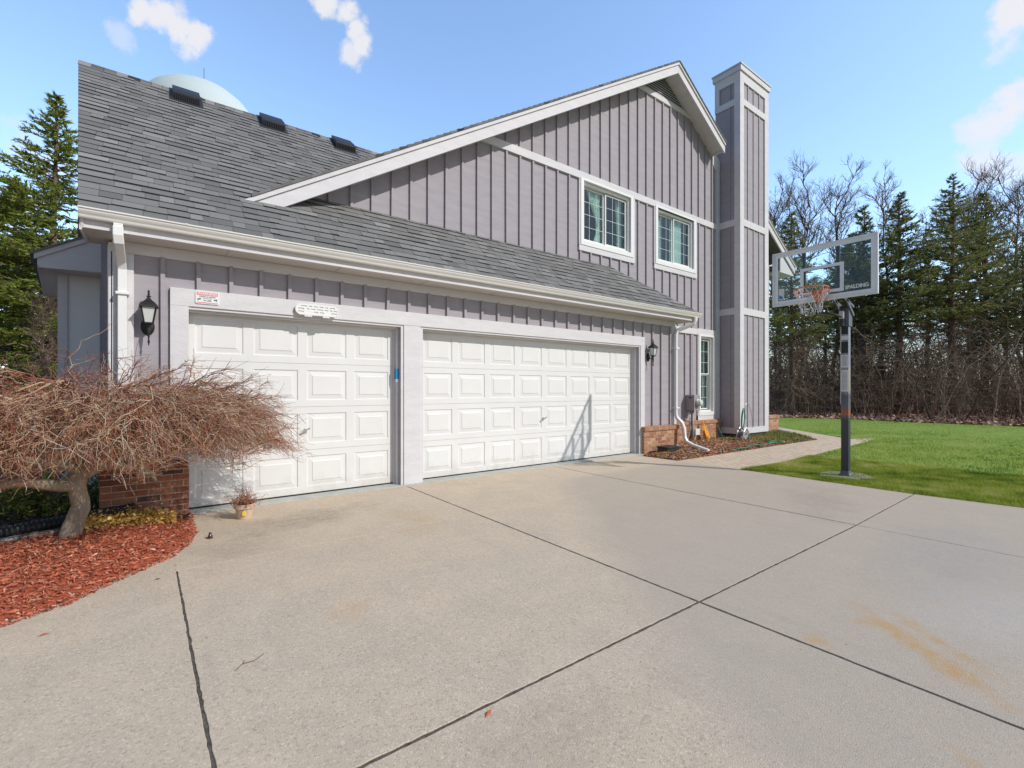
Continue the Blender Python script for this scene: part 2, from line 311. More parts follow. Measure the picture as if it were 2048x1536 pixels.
# concrete: exposed aggregate speckle, mottling, rust and grime stains at their own places
def concrete_nodes(m):
    n, L, p = nodes(m); tcn = n.new('ShaderNodeTexCoord')
    def noise(sc, det=5, ro=.6, vec=None):
        a = n.new('ShaderNodeTexNoise'); a.inputs['Scale'].default_value = sc; a.inputs['Detail'].default_value = det; a.inputs['Roughness'].default_value = ro
        L.new(vec or tcn.outputs['Object'], a.inputs[0]); return a.outputs[0]
    def mr(src, a, b, c=0, d=1):
        q = n.new('ShaderNodeMapRange'); q.inputs[1].default_value = a; q.inputs[2].default_value = b; q.inputs[3].default_value = c; q.inputs[4].default_value = d
        L.new(src, q.inputs[0]); return q.outputs[0]
    def mix(f, a, b, bt='MIX'):
        q = n.new('ShaderNodeMix'); q.data_type = 'RGBA'; q.blend_type = bt
        if hasattr(f, 'links'): L.new(f, q.inputs['Factor'])
        else: q.inputs['Factor'].default_value = f
        for s_, k in ((a, 'A'), (b, 'B')):
            if isinstance(s_, tuple): q.inputs[k].default_value = (*s_, 1)
            else: L.new(s_, q.inputs[k])
        return q.outputs['Result']
    def math_(op, a, b):
        q = n.new('ShaderNodeMath'); q.operation = op
        for i, s_ in enumerate((a, b)):
            if hasattr(s_, 'links'): L.new(s_, q.inputs[i])
            else: q.inputs[i].default_value = s_
        return q.outputs[0]
    c = mix(mr(noise(.55, 4), .35, .68), (.60, .475, .335), (.55, .45, .335))
    c = mix(mr(noise(2.6, 7, .7), .38, .72), c, (.49, .405, .30))
    c = mix(mr(noise(9, 6, .7), .60, .80, 0, .35), c, (.52, .485, .43))
    # speckle
    vo = n.new('ShaderNodeTexVoronoi'); vo.inputs['Scale'].default_value = 105; L.new(tcn.outputs['Object'], vo.inputs['Vector'])
    sep = n.new('ShaderNodeSeparateColor'); L.new(vo.outputs['Color'], sep.inputs[0])
    c = mix(mr(sep.outputs[0], .72, 1.0, 0, .48), c, (.29, .235, .175))
    c = mix(mr(sep.outputs[1], .75, 1.0, 0, .45), c, (.74, .66, .54))
    # stains at places on the slab (x, y, radius x, radius y, angle, colour, amount)
    def stain(cx, cy, rx, ry, ang, color, amt, c, nz=1.6):
        mp = n.new('ShaderNodeMapping'); mp.vector_type = 'TEXTURE'
        mp.inputs['Location'].default_value = (cx, cy, 0); mp.inputs['Rotation'].default_value = (0, 0, R(ang)); mp.inputs['Scale'].default_value = (rx, ry, 1)
        L.new(tcn.outputs['Object'], mp.inputs[0])
        ln = n.new('ShaderNodeVectorMath'); ln.operation = 'LENGTH'; L.new(mp.outputs[0], ln.inputs[0])
        f = math_('ADD', ln.outputs['Value'], math_('MULTIPLY', math_('SUBTRACT', noise(nz * 2, 6, .7), .5), 2.0))
        f = mr(f, 1.0, .25, 0, amt)
        f = math_('MULTIPLY', f, mr(noise(17, 5, .75), .36, .60, .25, 1.0))
        cl = n.new('ShaderNodeClamp'); L.new(f, cl.inputs[0])
        return mix(cl.outputs[0], c, color)
    rust = (.50, .29, .10); grime = (.27, .225, .175)
    sx_ = n.new('ShaderNodeSeparateXYZ'); L.new(tcn.outputs['Object'], sx_.inputs[0])
    # greyer shade painted into the slab colour, right of a soft diagonal
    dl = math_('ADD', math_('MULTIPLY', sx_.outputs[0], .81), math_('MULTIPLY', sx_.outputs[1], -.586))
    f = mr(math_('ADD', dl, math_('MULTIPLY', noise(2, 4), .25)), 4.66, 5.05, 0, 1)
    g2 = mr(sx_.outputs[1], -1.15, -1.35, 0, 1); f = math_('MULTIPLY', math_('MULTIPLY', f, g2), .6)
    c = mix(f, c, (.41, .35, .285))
    st_ = n.new('ShaderNodeMapping'); st_.inputs['Scale'].default_value = (1.2, .25, 1); st_.inputs['Rotation'].default_value = (0, 0, R(8)); L.new(tcn.outputs['Object'], st_.inputs[0])
    c = mix(mr(noise(3, 6, .7, st_.outputs[0]), .56, .76, 0, .42), c, (.36, .31, .26))
    c = mix(mr(noise(5.5, 8, .75), .66, .76, 0, .6), c, (.66, .60, .52))
    c = stain(3.28, -5.78, .62, .10, 50, rust, .85, c, 2)
    c = stain(3.42, -5.86, .45, .07, 50, rust, .7, c, 2)
    c = stain(3.35, -5.55, .12, .10, 0, rust, .5, c, 3)
    c = stain(2.90, -5.45, .10, .10, 0, rust, .6, c, 3)
    c = stain(2.2, -1.8, .25, .55, 10, (.50, .33, .14), .35, c, 3)
    c = stain(2.05, -2.25, .30, .25, 0, (.50, .33, .14), .30, c, 3)
    c = stain(.95, -3.55, .18, .22, 0, rust, .25, c, 3)
    c = stain(2.42, -6.12, .16, .05, 60, rust, .4, c, 3)
    c = stain(1.25, -1.15, .95, .38, 12, grime, .62, c)
    c = stain(.55, -1.75, .45, .40, 0, grime, .42, c)
    c = stain(6.6, -4.1, 1.2, .5, 20, grime, .38, c)
    c = stain(1.3, -5.1, .55, .25, 0, grime, .35, c)
    c = stain(5.2, -5.6, 1.6, .6, 5, (.32, .31, .30), .5, c)
    c = stain(4.3, -6.1, 1.2, .5, -20, (.52, .50, .46), .4, c)
    L.new(c, p.inputs['Base Color'])
    b = n.new('ShaderNodeBump'); b.inputs['Strength'].default_value = .8; b.inputs['Distance'].default_value = .004
    L.new(noise(150, 3), b.inputs['Height']); L.new(b.outputs[0], p.inputs['Normal'])
    p.inputs['Specular IOR Level'].default_value = .25
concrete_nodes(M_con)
# pavers
def paver_nodes():
    m = mat('paving_bricks', (.45, .38, .31), .95); n, L, p = nodes(m)
    tcn = n.new('ShaderNodeTexCoord'); b = n.new('ShaderNodeTexBrick'); b.inputs['Scale'].default_value = 1
    b.inputs['Brick Width'].default_value = .20; b.inputs['Row Height'].default_value = .10; b.inputs['Mortar Size'].default_value = .007
    b.inputs['Color1'].default_value = (.47, .40, .32, 1); b.inputs['Color2'].default_value = (.38, .33, .28, 1); b.inputs['Mortar'].default_value = (.22, .19, .14, 1)
    L.new(tcn.outputs['Object'], b.inputs['Vector'])
    nz = n.new('ShaderNodeTexNoise'); nz.inputs['Scale'].default_value = 14; nz.inputs['Detail'].default_value = 6; L.new(tcn.outputs['Object'], nz.inputs[0])
    mx = n.new('ShaderNodeMix'); mx.data_type = 'RGBA'; mx.blend_type = 'MULTIPLY'; mx.inputs['Factor'].default_value = .5
    L.new(b.outputs['Color'], mx.inputs['A']); L.new(nz.outputs['Color'], mx.inputs['B']); 
    sc = n.new('ShaderNodeMix'); sc.data_type = 'RGBA'; sc.blend_type = 'MULTIPLY'; sc.inputs['Factor'].default_value = 1
    L.new(mx.outputs['Result'], sc.inputs['A']); sc.inputs['B'].default_value = (1.9, 1.75, 1.55, 1)
    L.new(sc.outputs['Result'], p.inputs['Base Color'])
    bu = n.new('ShaderNodeBump'); bu.inputs['Strength'].default_value = .6; bu.inputs['Distance'].default_value = .008; bu.invert = True
    L.new(b.outputs['Fac'], bu.inputs['Height']); L.new(bu.outputs[0], p.inputs['Normal'])
    return m
M_paver = paver_nodes()

# ================================================================ GROUND
tag(MB().add([(-300, -300, -.06), (500, -300, -.06), (500, 500, -.06), (-300, 500, -.06)], [(0, 1, 2, 3)]).build('ground', M_earth), kind='structure')
tag(MB().add([(-6, -12, -.0045), (7.9, -12, -.0045), (7.9, .0, -.0045), (-6, .0, -.0045)], [(0, 1, 2, 3)]).build('driveway_base', M_dirt), kind='structure')
# driveway slabs with real gaps
bedL = [(-3.4, -3.1), (-1.9, -3.02), (-.95, -2.62), (-.763, -2.47), (-.501, -2.30), (-.216, -1.97), (.059, -1.65), (.20, -1.30), (.245, -1.05), (.25, -.62), (.25, -.2)]
def slab(mb, poly, g=.005, z=0.0, ch=.002):
    # inset polygon slightly and chamfer
    P0 = [Vector((x, y)) for x, y in poly]; P = []; rj = random.Random(int(1000 * poly[0][0]) + len(poly))
    for i, a in enumerate(P0):
        b = P0[(i + 1) % len(P0)]; k = max(1, min(110, int((b - a).length / .035)))
        nn = Vector((-(b - a).y, (b - a).x)).normalized()
        for q in range(k): P.append(a.lerp(b, q / k) + (nn * rj.choice([0, 0, .001, -.001, .0025, -.0025]) if q else Vector((0, 0))))
    n = len(P)
    ar = sum(P[i].x * P[(i + 1) % n].y - P[(i + 1) % n].x * P[i].y for i in range(n))
    if ar < 0: P.reverse()
    def inset(d):
        out = []
        for i in range(n):
            a, b, c = P[i - 1], P[i], P[(i + 1) % n]
            e1 = (b - a).normalized(); e2 = (c - b).normalized(); n1 = Vector((-e1.y, e1.x)); n2 = Vector((-e2.y, e2.x))
            k = n1 + n2; k = k / max(.3, 1 + n1.dot(n2)); out.append(b + k * d)
        return out
    a, b = inset(g), inset(g + ch)
    vs = [(p.x, p.y, -.05) for p in a] + [(p.x, p.y, z - ch * .8) for p in a] + [(p.x, p.y, z) for p in b]
    fs = [tuple(range(2 * n, 3 * n))]
    for i in range(n):
        j = (i + 1) % n
        fs += [(i, j, n + j, n + i), (n + i, n + j, 2 * n + j, 2 * n + i)]
    mb.add(vs, fs)
dw = MB(); XR = 8.06; YF = -12.
edge = [(8.06, -5.6), (8.0, -4.79)]
top = -.235
slab(dw, [(.25, top), (2.805, top), (2.805, -2.10), (.08, -2.10), (.08, -1.62), (.20, -1.30), (.245, -1.05)], g=.0045)
slab(dw, [(.095, -2.10), (2.805, -2.10), (2.805, -4.785), (.165, -4.785)], g=.0045)
slab(dw, [(2.814, top), (5.64, top), (5.64, -2.13), (2.814, -2.11)], g=.0045)
slab(dw, [(2.814, -2.11), (5.64, -2.13), (5.68, -4.785), (2.814, -4.785)], g=.0045)
slab(dw, [(5.65, top), (7.98, top), (8.0, -2.15), (5.65, -2.13)], g=.0045)
slab(dw, [(5.65, -2.13), (8.0, -2.15), (7.97, -4.74), (5.69, -4.785)], g=.0045)
lb = [(.09, -1.60), (.059, -1.65), (-.216, -1.97), (-.501, -2.30), (-.763, -2.47), (-.95, -2.62), (-1.9, -3.02), (-6, -3.2)]
slab(dw, lb + [(-6, -4.785), (.159, -4.785), (.094, -2.15)], g=.005)
slab(dw, [(-6, -4.794), (.159, -4.794), (.294, -12), (-6, -12)], g=.005)
slab(dw, [(.165, -4.794), (2.805, -4.794), (2.85, -12), (.3, -12)], g=.005)
slab(dw, [(2.814, -4.794), (5.68, -4.794), (5.75, -12), (2.859, -12)], g=.005)
slab(dw, [(5.68, -4.794), (7.97, -4.749), (8.06, -5.7), (9.4, -12), (5.75, -12)], g=.003)
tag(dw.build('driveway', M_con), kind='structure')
ap = MB(); ap.box(.25, -.24, -.05, 8.2, .06, .012)
tag(ap.build('garage_apron', M_apron, bevel=.004), kind='structure')
# lawn
lawnP = [(8.06, -2.40), (9.3, -2.50), (11.4, -2.40), (13.2, -2.30), (14.6, -2.25), (15.6, -1.75), (16.4, -.66), (18.4, 1.7), (19.0, 6), (24.0, 6.0), (24.3, 3.9), (25.5, 1.4), (25.5, -1.3), (26, -4), (27, -14), (9.45, -14), (8.07, -5.7), (7.98, -4.74), (8.0, -3.3)]
def sheet(poly, z, name, m, kind='structure', sub=0):
    mb = MB(); mb.add([(x, y, z) for x, y in poly], [tuple(range(len(poly)))]); return tag(mb.build(name, m), kind=kind)
sheet(lawnP, -.012, 'lawn', M_lawn)
sheet([(17.0, 1.0), (18.4, 1.7), (19, 6), (24, 6), (24, 9), (12, 9), (12, 5)], -.020, 'back_lawn', M_lawn)
sheet([(24.0, 9), (24.3, 3.9), (25.4, 1.4), (25.4, -1.3), (25.9, -4), (26.9, -14), (60, -30), (120, 10), (60, 50), (24, 30)], -.030, 'forest_floor', M_litter)
pathP = [(8.03, -2.40), (8.02, -1.9), (7.9, -1.17), (9.959, -1.18), (12.3, -1.21), (14.5, -1.25), (15.2, -.6), (15.9, .3), (17.0, 1.1), (18.4, 1.7), (16.3, -.66), (15.4, -1.7), (16.1, -2.1), (14.6, -2.25), (13.2, -2.30), (11.4, -2.40), (9.3, -2.50)]
pm = MB(); pm.prism([(x, y, -.04) for x, y in pathP], (0, 0, .034)); tag(pm.build('path', M_paver), kind='structure')
# planting beds: raised, uneven
def bed(poly, name, m, hgt, seed, res=.09, zb=.001):
    from mathutils import noise as N
    xs = [p[0] for p in poly]; ys = [p[1] for p in poly]
    gx = np.arange(min(xs) - res, max(xs) + res, res); gy = np.arange(min(ys) - res, max(ys) + res, res)
    X, Y = np.meshgrid(gx, gy, indexing='ij'); ins = inpoly(X.ravel(), Y.ravel(), poly).reshape(X.shape)
    P = [Vector((p[0], p[1], 0)) for p in poly]
    Z = np.zeros(X.shape)
    for i in range(X.shape[0]):
        for j in range(X.shape[1]):
            q = Vector((X[i, j], Y[i, j], 0)); d = 9
            for k in range(len(P)):
                a, b = P[k], P[(k + 1) % len(P)]; ab = b - a; t = max(0, min(1, (q - a).dot(ab) / ab.dot(ab))); d = min(d, (q - a - ab * t).length)
            h = hgt * min(1, d / .35) if ins[i, j] else -.05
            Z[i, j] = zb + h + (N.noise(Vector((X[i, j] * 3, Y[i, j] * 3, seed))) * .012 if ins[i, j] else 0)
    idx = np.arange(X.size).reshape(X.shape)
    F = np.stack([idx[:-1, :-1], idx[1:, :-1], idx[1:, 1:], idx[:-1, 1:]], -1).reshape(-1, 4)
    keep = (ins[:-1, :-1] | ins[1:, :-1] | ins[1:, 1:] | ins[:-1, 1:]).ravel()
    o = npmesh(name, np.stack([X.ravel(), Y.ravel(), Z.ravel()], 1), F[keep], m, smooth=True)
    tag(o, kind='structure')
    def zat(x, y):
        i = np.clip(((x - gx[0]) / res).astype(int), 0, len(gx) - 2); j = np.clip(((y - gy[0]) / res).astype(int), 0, len(gy) - 2)
        fx = (x - gx[i]) / res; fy = (y - gy[j]) / res
        return Z[i, j] * (1 - fx) * (1 - fy) + Z[i + 1, j] * fx * (1 - fy) + Z[i, j + 1] * (1 - fx) * fy + Z[i + 1, j + 1] * fx * fy
    return zat
M_mulchshade = mat('mulch_base_shade_tone', (.44, .10, .045), 1, .5, 30, bump=1, bscale=60)
n_, L_, p_ = nodes(M_mulchshade); tcm = n_.new('ShaderNodeTexCoord'); sm = n_.new('ShaderNodeSeparateXYZ'); L_.new(tcm.outputs['Object'], sm.inputs[0])
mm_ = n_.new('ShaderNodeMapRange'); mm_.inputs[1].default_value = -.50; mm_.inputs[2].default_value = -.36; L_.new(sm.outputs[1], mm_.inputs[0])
mz_ = n_.new('ShaderNodeMix'); mz_.data_type = 'RGBA'; L_.new(mm_.outputs[0], mz_.inputs['Factor']); L_.new(p_.inputs['Base Color'].links[0].from_socket, mz_.inputs['A']); mz_.inputs['B'].default_value = (.10, .06, .04, 1); L_.new(mz_.outputs['Result'], p_.inputs['Base Color'])  # maple crown's shade painted in: mulch base turns dark brown at the back
BL = bedL + [(.25, .1), (-.5, .1), (-.5, 2.0), (-3.4, 2.0)]
BL = [(min(x, .245), y) for x, y in BL]
zL = bed(BL, 'mulch_bed', M_mulchshade, .07, 1.0, res=.07)
BR = [(8.10, -.27), (7.99, -.62), (7.95, -1.15), (9.96, -1.16), (12.3, -1.19), (14.5, -1.23), (15.2, -.58), (15.9, .3), (15.9, .6), (9.2, .6), (9.2, -.2)]
zR = bed(BR, 'planting_bed', M_soil, .06, 4.0, res=.1)
def chips(name, poly, n, mat_, zat, lo, hi, wlo, whi, label, cat, pile=.02, dens=None):
    x, y = sample(poly, n)
    if dens is not None:
        k = dens(x, y); x, y = x[k], y[k]; n = len(x)
    z = zat(x, y) + rng.uniform(.002, pile, n)
    a = rng.uniform(0, 2 * np.pi, n); tl = rng.normal(0, .22, n); Ln = rng.uniform(lo, hi, n); Wd = rng.uniform(wlo, whi, n)
    d = np.stack([np.cos(a) * np.cos(tl), np.sin(a) * np.cos(tl), np.sin(tl)], 1); s_ = np.stack([-np.sin(a), np.cos(a), rng.normal(0, .35, n)], 1)
    c = np.stack([x, y, z], 1); d *= (Ln / 2)[:, None]; s_ *= (Wd / 2)[:, None]; up = np.array([0, 0, .004])
    V = np.stack([c - d - s_ * .6, c + d * .8 - s_, c + d + s_ * .5, c - d * .9 + s_, c - d * .5 - s_ + up, c + d * .8 + up, c + d * .3 + s_ + up, c - d + up], 1).reshape(-1, 3)
    b = np.arange(n)[:, None] * 8
    F = np.concatenate([b + np.array([0, 1, 2, 3]), b + np.array([4, 5, 6, 7])]); r = np.tile(np.clip(rng.normal(.48, .24, n), 0, 1), 2)
    return tag(npmesh(name, V, F, mat_, rnd=r), label, cat, kind='stuff')
chips('wood_chips', BL, 48000, M_chip, zL, .012, .055, .003, .010, 'bright red shredded wood mulch under the small bare maple', 'mulch', dens=lambda x, y: (x > -2.4) & (y < -.42 + rng.normal(0, .05, len(x))))
chips('dead_leaves', BL, 9000, M_litleafshade, zL, .02, .06, .02, .045, 'dead leaves behind the maple trunk, coloured dark brown for crown shade', 'leaves', dens=lambda x, y: (x > -2.8) & (y > -.50 + rng.normal(0, .06, len(x))))
edgeP = [(x - .03 + .06 * (i > 2), y - .035) for i, (x, y) in enumerate(bedL)]
chips('stray_chips', [(p[0], p[1] + .02) for p in bedL[1:]] + [(p[0] + .03, p[1] - .07) for p in bedL[1:]][::-1], 1500, M_chip, lambda x, y: np.full(len(x), .003), .012, .05, .004, .012, 'red mulch chips spilled along the rim of the driveway', 'mulch', pile=.008, dens=lambda x, y: rng.random(len(x)) < .9)
chips('wood_chip_litter', BR, 20000, M_chipold, zR, .02, .08, .010, .028, 'faded red wood chips and dead leaves beside the paver path', 'mulch', dens=lambda x, y: (x < 12.8) | (rng.random(len(x)) < .35))
sp = [(0.18, -1.35), (0.35, -1.1), (.6, -1.0), (.26, -.6), (-.1, -2.05), (-.5, -2.5), (.3, -1.75), (.1, -1.9)]
# grass blades
def blades(name, poly, n, h0, h1, w0, w1, mat_, label, cat, z0=-.012, dens=None, rmean=.5, zat=None):
    x, y = sample(poly, n)
    if dens is not None: k = dens(x, y); x, y = x[k], y[k]; n = len(x)
    a = rng.uniform(0, 2 * np.pi, n); h = rng.uniform(h0, h1, n); w = rng.uniform(w0, w1, n)
    lean = rng.normal(0, .45, (n, 2)) * h[:, None]
    zz = zat(x, y) if zat is not None else np.full(n, z0)
    c = np.stack([x, y, zz], 1); s_ = np.stack([np.cos(a), np.sin(a), 0 * a], 1) * (w / 2)[:, None]
    t = c + np.concatenate([lean, h[:, None]], 1)
    V = np.stack([c - s_, c + s_, t], 1).reshape(-1, 3); F = np.arange(3 * n).reshape(-1, 3)
    from mathutils import noise as N
    g = np.array([N.noise(Vector((a_ * .9, b_ * .9, 2))) + .8 * N.noise(Vector((a_ * 4, b_ * 4, 7))) for a_, b_ in zip(x, y)])
    r = np.clip(rng.normal(rmean, .16, n) + g * .55, 0, 1)
    return tag(npmesh(name, V, F, mat_, rnd=r), label, cat, kind='stuff')
blades('grass', lawnP, 230000, .02, .055, .004, .012, M_grass, 'short green mown lawn grass beyond the concrete driveway', 'grass',
       dens=lambda x, y: rng.random(len(x)) < np.clip(1.6 - (np.hypot(x, y + 6.5) - 8.5) / 9, .15, 1))
nearP = [(8.04, -2.38), (9.3, -2.50), (10.8, -2.42), (11, -6.5), (8.3, -6.8), (8.05, -5.7), (7.96, -4.74), (7.98, -3.3)]
blades('lawn_edge_grass', nearP, 120000, .025, .06, .003, .008, M_grass, 'denser darker grass at the lawn edge nearest the driveway', 'grass')
blades('weeds', BR, 9000, .03, .09, .010, .03, M_weed, 'low green weeds growing in the bed below the chimney', 'weeds', zat=zR, rmean=.45,
       dens=lambda x, y: rng.random(len(x)) < np.where(x > 12.2, .9, .16))
litP = [(24.6, 9), (24.4, 3.9), (25.3, 1.4), (25.2, -1.3), (25.7, -4), (26.5, -12), (40, -16), (46, 8), (34, 14)]
x, y = sample(litP, 60000); n = len(x)
a = rng.uniform(0, 6.28, n); sz = rng.uniform(.03, .09, n)
c = np.stack([x, y, -.02 + rng.uniform(0, .10, n)], 1)
d1 = np.stack([np.cos(a), np.sin(a), rng.normal(0, .5, n)], 1) * sz[:, None]; d2 = np.stack([-np.sin(a), np.cos(a), rng.normal(0, .5, n)], 1) * sz[:, None]
V = np.stack([c - d1, c - d2, c + d1, c + d2], 1).reshape(-1, 3)
tag(npmesh('leaf_litter', V, np.arange(4 * n).reshape(-1, 4), M_litleaf, rnd=rng.random(n)), 'brown fallen leaves carpeting the ground under the trees', 'leaves', kind='stuff')

# ================================================================ HOUSE
H = empty('house', (0, 0, 0), 'grey board-and-batten house with white trim, attached garage and tall boxed chimney', 'house')
def cols(brk, top, bot, holes):
    """list of (x0,x1,[(zb0,zt0,zb1,zt1)...]) vertical pieces minus rectangular holes (x0,z0,x1,z1)"""
    xs = sorted(set(brk + [h[0] for h in holes] + [h[2] for h in holes])); out = []
    for a, b in zip(xs[:-1], xs[1:]):
        if b - a < 1e-5: continue
        hs_ = sorted([h for h in holes if h[0] <= a + 1e-6 and h[2] >= b - 1e-6], key=lambda h: h[1])
        lo = (bot(a + 1e-6), bot(b - 1e-6)); 
        for h in hs_:
            out.append((a, b, lo[0], h[1], lo[1], h[1])); lo = (h[3], h[3])
        out.append((a, b, lo[0], top(a + 1e-6), lo[1], top(b - 1e-6)))
    return out
def wall(mb, y0, y1, brk, top, bot, holes=[]):
    for a, b, l0, t0, l1, t1 in cols(brk, top, bot, holes):
        mb.xz([(a, l0), (b, l1), (b, t1), (a, t0)], y0, y1)
def battens(mb, y, xs, top, bot, holes=[], w=.040, d=.034):
    for x in xs:
        segs = [(max(bot(x - w / 2), bot(x + w / 2)), min(top(x - w / 2), top(x + w / 2)))]
        for h in holes:
            if h[0] < x + w / 2 and h[2] > x - w / 2:
                ns = []
                for a, b in segs:
                    if h[1] > a: ns.append((a, min(b, h[1])))
                    if h[3] < b: ns.append((max(a, h[3]), b))
                segs = ns
        j = random.uniform(-.006, .006)
        for a, b in segs:
            if b - a > .03: mb.obox((x + j, y - d / 2, (a + b) / 2), (w / 2, 0, 0), (0, d / 2, 0), (random.uniform(-.003, .003), 0, (b - a) / 2))
SL = .918
def zroof(y): return 3.094 + SL * (y + .6)
RY = 2.775; RZ = zroof(RY)
def lx(y, b=-.407): return b - .118 * (y + .15)       # slightly splayed left side
# --- garage front wall
g = MB(); YW = -.15
D1 = (.20, 0, 2.745, 2.30); D2 = (3.10, 0, 8.12, 2.30)
wall(g, YW, YW + .12, [-.407, 9.42], lambda x: 2.93, lambda x: 0.0, [D1, D2])
battens(g, YW, [.018 + .3178 * k for k in range(30)], lambda x: 2.82, lambda x: .56, [(.08, 0, 8.30, 2.49)])
gw = g.build('garage_wall', M_sid, H)
g = MB(); g.box(9.30, -.03, .5, 9.42, .5, 3.0); g.build('garage_side_wall', M_sid, H)
# left side wall (splayed), follows the roof
g = MB()
ys = [-.15, RY, 6.1]
for a, b in zip(ys[:-1], ys[1:]):
    zt = lambda y: (zroof(y) if y <= RY else RZ - SL * (y - RY)) - .10
    g.prism([(lx(a) , a, 0), (lx(b), b, 0), (lx(b), b, zt(b)), (lx(a), a, zt(a))], (.12, 0, 0))
    y = a + .3
    while y < b:
        g.obox((lx(y) - .01, y, zt(y) / 2), (.01, 0, 0), (0, .022, 0), (0, 0, zt(y) / 2 - .02)); y += .318
g.build('garage_left_wall', M_sid, H)
g = MB(); g.box(-.9, 5.95, 0, 3, 6.1, 2.6); g.build('garage_back_wall', M_sid, H)
# --- main gable wall
RX, RT = 9.97, 9.29; GS = .605
def gtop(x): return RT - GS * abs(x - RX)
YG = .5
W1 = (7.12, 4.52, 8.62, 5.78); W2 = (9.66, 4.53, 11.18, 5.80); W3 = (11.53, .78, 12.12, 2.80)
def gbot(x): return .55
g = MB(); wall(g, YG, YG + .14, [1.0, RX, 15.4], lambda x: gtop(x) - .12, lambda x: (3.2 if x < 9.3 else .55), [W1, W2, W3])
bx = [1.94 + .3178 * k for k in range(33)]
allh = [(6.98, 4.40, 8.81, 5.95), (9.52, 4.41, 11.33, 5.95), (11.38, .5, 12.34, 3.0), (12.30, 0, 15.5, 12)]
battens(g, YG, bx, lambda x: min(gtop(x) - .2, 8.45 if 9 < x < 11 else 99), lambda x: (4.09 if x < 7.98 else 4.13 - (x - 7.98) * .62 if x < 9.4 else .6), allh)
battens(g, YG, [10.07 - .3178 * 2], lambda x: 1, lambda x: 1.1)
for xx in (11.10, 11.19): battens(g, YG, [xx], lambda x: 2.82, lambda x: .6)
g.build('gable_wall', M_sid, H)
g = MB(); g.box(15.28, .64, .5, 15.4, 10, 6.0); g.box(3.0, 9.9, 0, 15.4, 10.0, 5.5); g.build('rear_walls', M_sid, H)
# --- brick base with real bricks
def bricks(name, x0, x1, yf, z0, z1, m, cap=True, parent=H, ends=(False, False), yb=None):
    mb = MB(); yb = yb or yf + .10
    mb.box(x0 + .004, yf + .008, z0, x1 - .004, yb, z1 - (.07 if cap else 0), 1)
    bh, bw, j = .067, .20, .010; row = 0; z = z0
    zt = z1 - (.075 if cap else 0)
    while z < zt - .01:
        hh = min(bh - j, zt - z); x = x0 - (bw / 2 if row % 2 else 0)
        while x < x1 - .01:
            a = max(x, x0); b = min(x + bw - j, x1)
            if b - a > .02:
                e = random.uniform(-.002, .003)
                mb.box(a, yf + e, z, b, yf + .06, z + hh, 0, min(1, max(0, random.gauss(.5, .3))))
            x += bw
        z += bh; row += 1
    if cap:
        x = x0 - .01
        while x < x1 - .01:
            b = min(x + .068 - .006, x1 + .01)
            mb.prism([(x, yf - .03, z1 - .075), (x, yb, z1 - .055), (x, yb, z1 + .02), (x, yf - .03, z1)], (b - x, 0, 0), 0, min(1, max(0, random.gauss(.42, .2)))); x += .068
        mb.box(x0, yf - .02, z1 - .085, x1, yb, z1 - .02, 1)
    return mb.build(name, [m, M_brickmortar], parent)
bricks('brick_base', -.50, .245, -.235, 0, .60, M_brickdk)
bricks('brick_base', 8.20, 9.45, -.25, 0, .57, M_brick)
bricks('brick_base', 9.45, 12.44, .40, 0, .55, M_brick)
bricks('brick_base', 13.0, 15.75, .22, 0, .10, M_brick, cap=False)
bricks('brick_base', 15.0, 15.85, .36, 0, .55, M_brick)
g = MB(); g.box(9.35, -.2, 0, 9.45, .45, .5); g.build('foundation', M_brickmortar, H)
g = MB(); g.box(-.5, -.16, 0, -.42, 2.0, .55); g.build('foundation', M_brickmortar, H)
# --- garage trim
t = MB()
yt = YW - .035
t.box(.077, yt, 0, .245, YW + .1, 2.5)                    # left casing (stands on the apron)
t.box(.077, yt - .003, 2.31, 8.305, YW + .06, 2.503)      # header
t.box(2.795, yt, 0, 3.055, YW + .1, 2.309)                # pilaster between the doors
t.box(8.165, yt, 0, 8.305, YW + .1, 2.309)
t.build('door_casing', M_trim, H, bevel=.004)
t = MB()
for a, b in ((2.70, 2.794), (8.08, 8.164)):
    t.box(a + .055, YW - .02, 0, b, 0, 2.31); t.box(a + .025, YW + .04, 0, a + .054, 0.0, 2.29); t.box(a, -.035, 0, a + .024, .02, 2.27)
for a, b in ((.246, 2.755), (3.056, 8.135)):
    t.box(a, YW - .02, 2.282, b, .0, 2.309); t.box(a, YW + .04, 2.262, b - .02, 0, 2.281); t.box(a, -.03, 2.240, b - .03, .02, 2.261)
t.box(3.056, YW - .02, 0, 3.10, 0, 2.28); t.box(3.10, -.035, 0, 3.13, .02, 2.25)
t.build('door_jamb', M_trim, H)
t = MB(); t.box(-.407, YW - .03, 2.81, 9.42, YW, 2.928); t.build('frieze_board', M_trim, H, bevel=.003)
t = MB(); t.box(-.412, YW - .034, .60, -.23, YW, 2.808); t.prism([(lx(-.185) - .03, -.184, .6), (lx(-.03) - .03, -.03, .6), (lx(-.03) - .03, -.03, 2.9), (lx(-.185) - .03, -.184, 2.9)], (.03, 0, 0)); t.build('corner_board', M_trim, H)
t = MB(); t.box(9.27, YW - .034, .57, 9.455, YW, 2.808); t.box(9.421, YW + .001, .57, 9.455, -.02, 2.9); t.build('corner_board', M_trim, H)
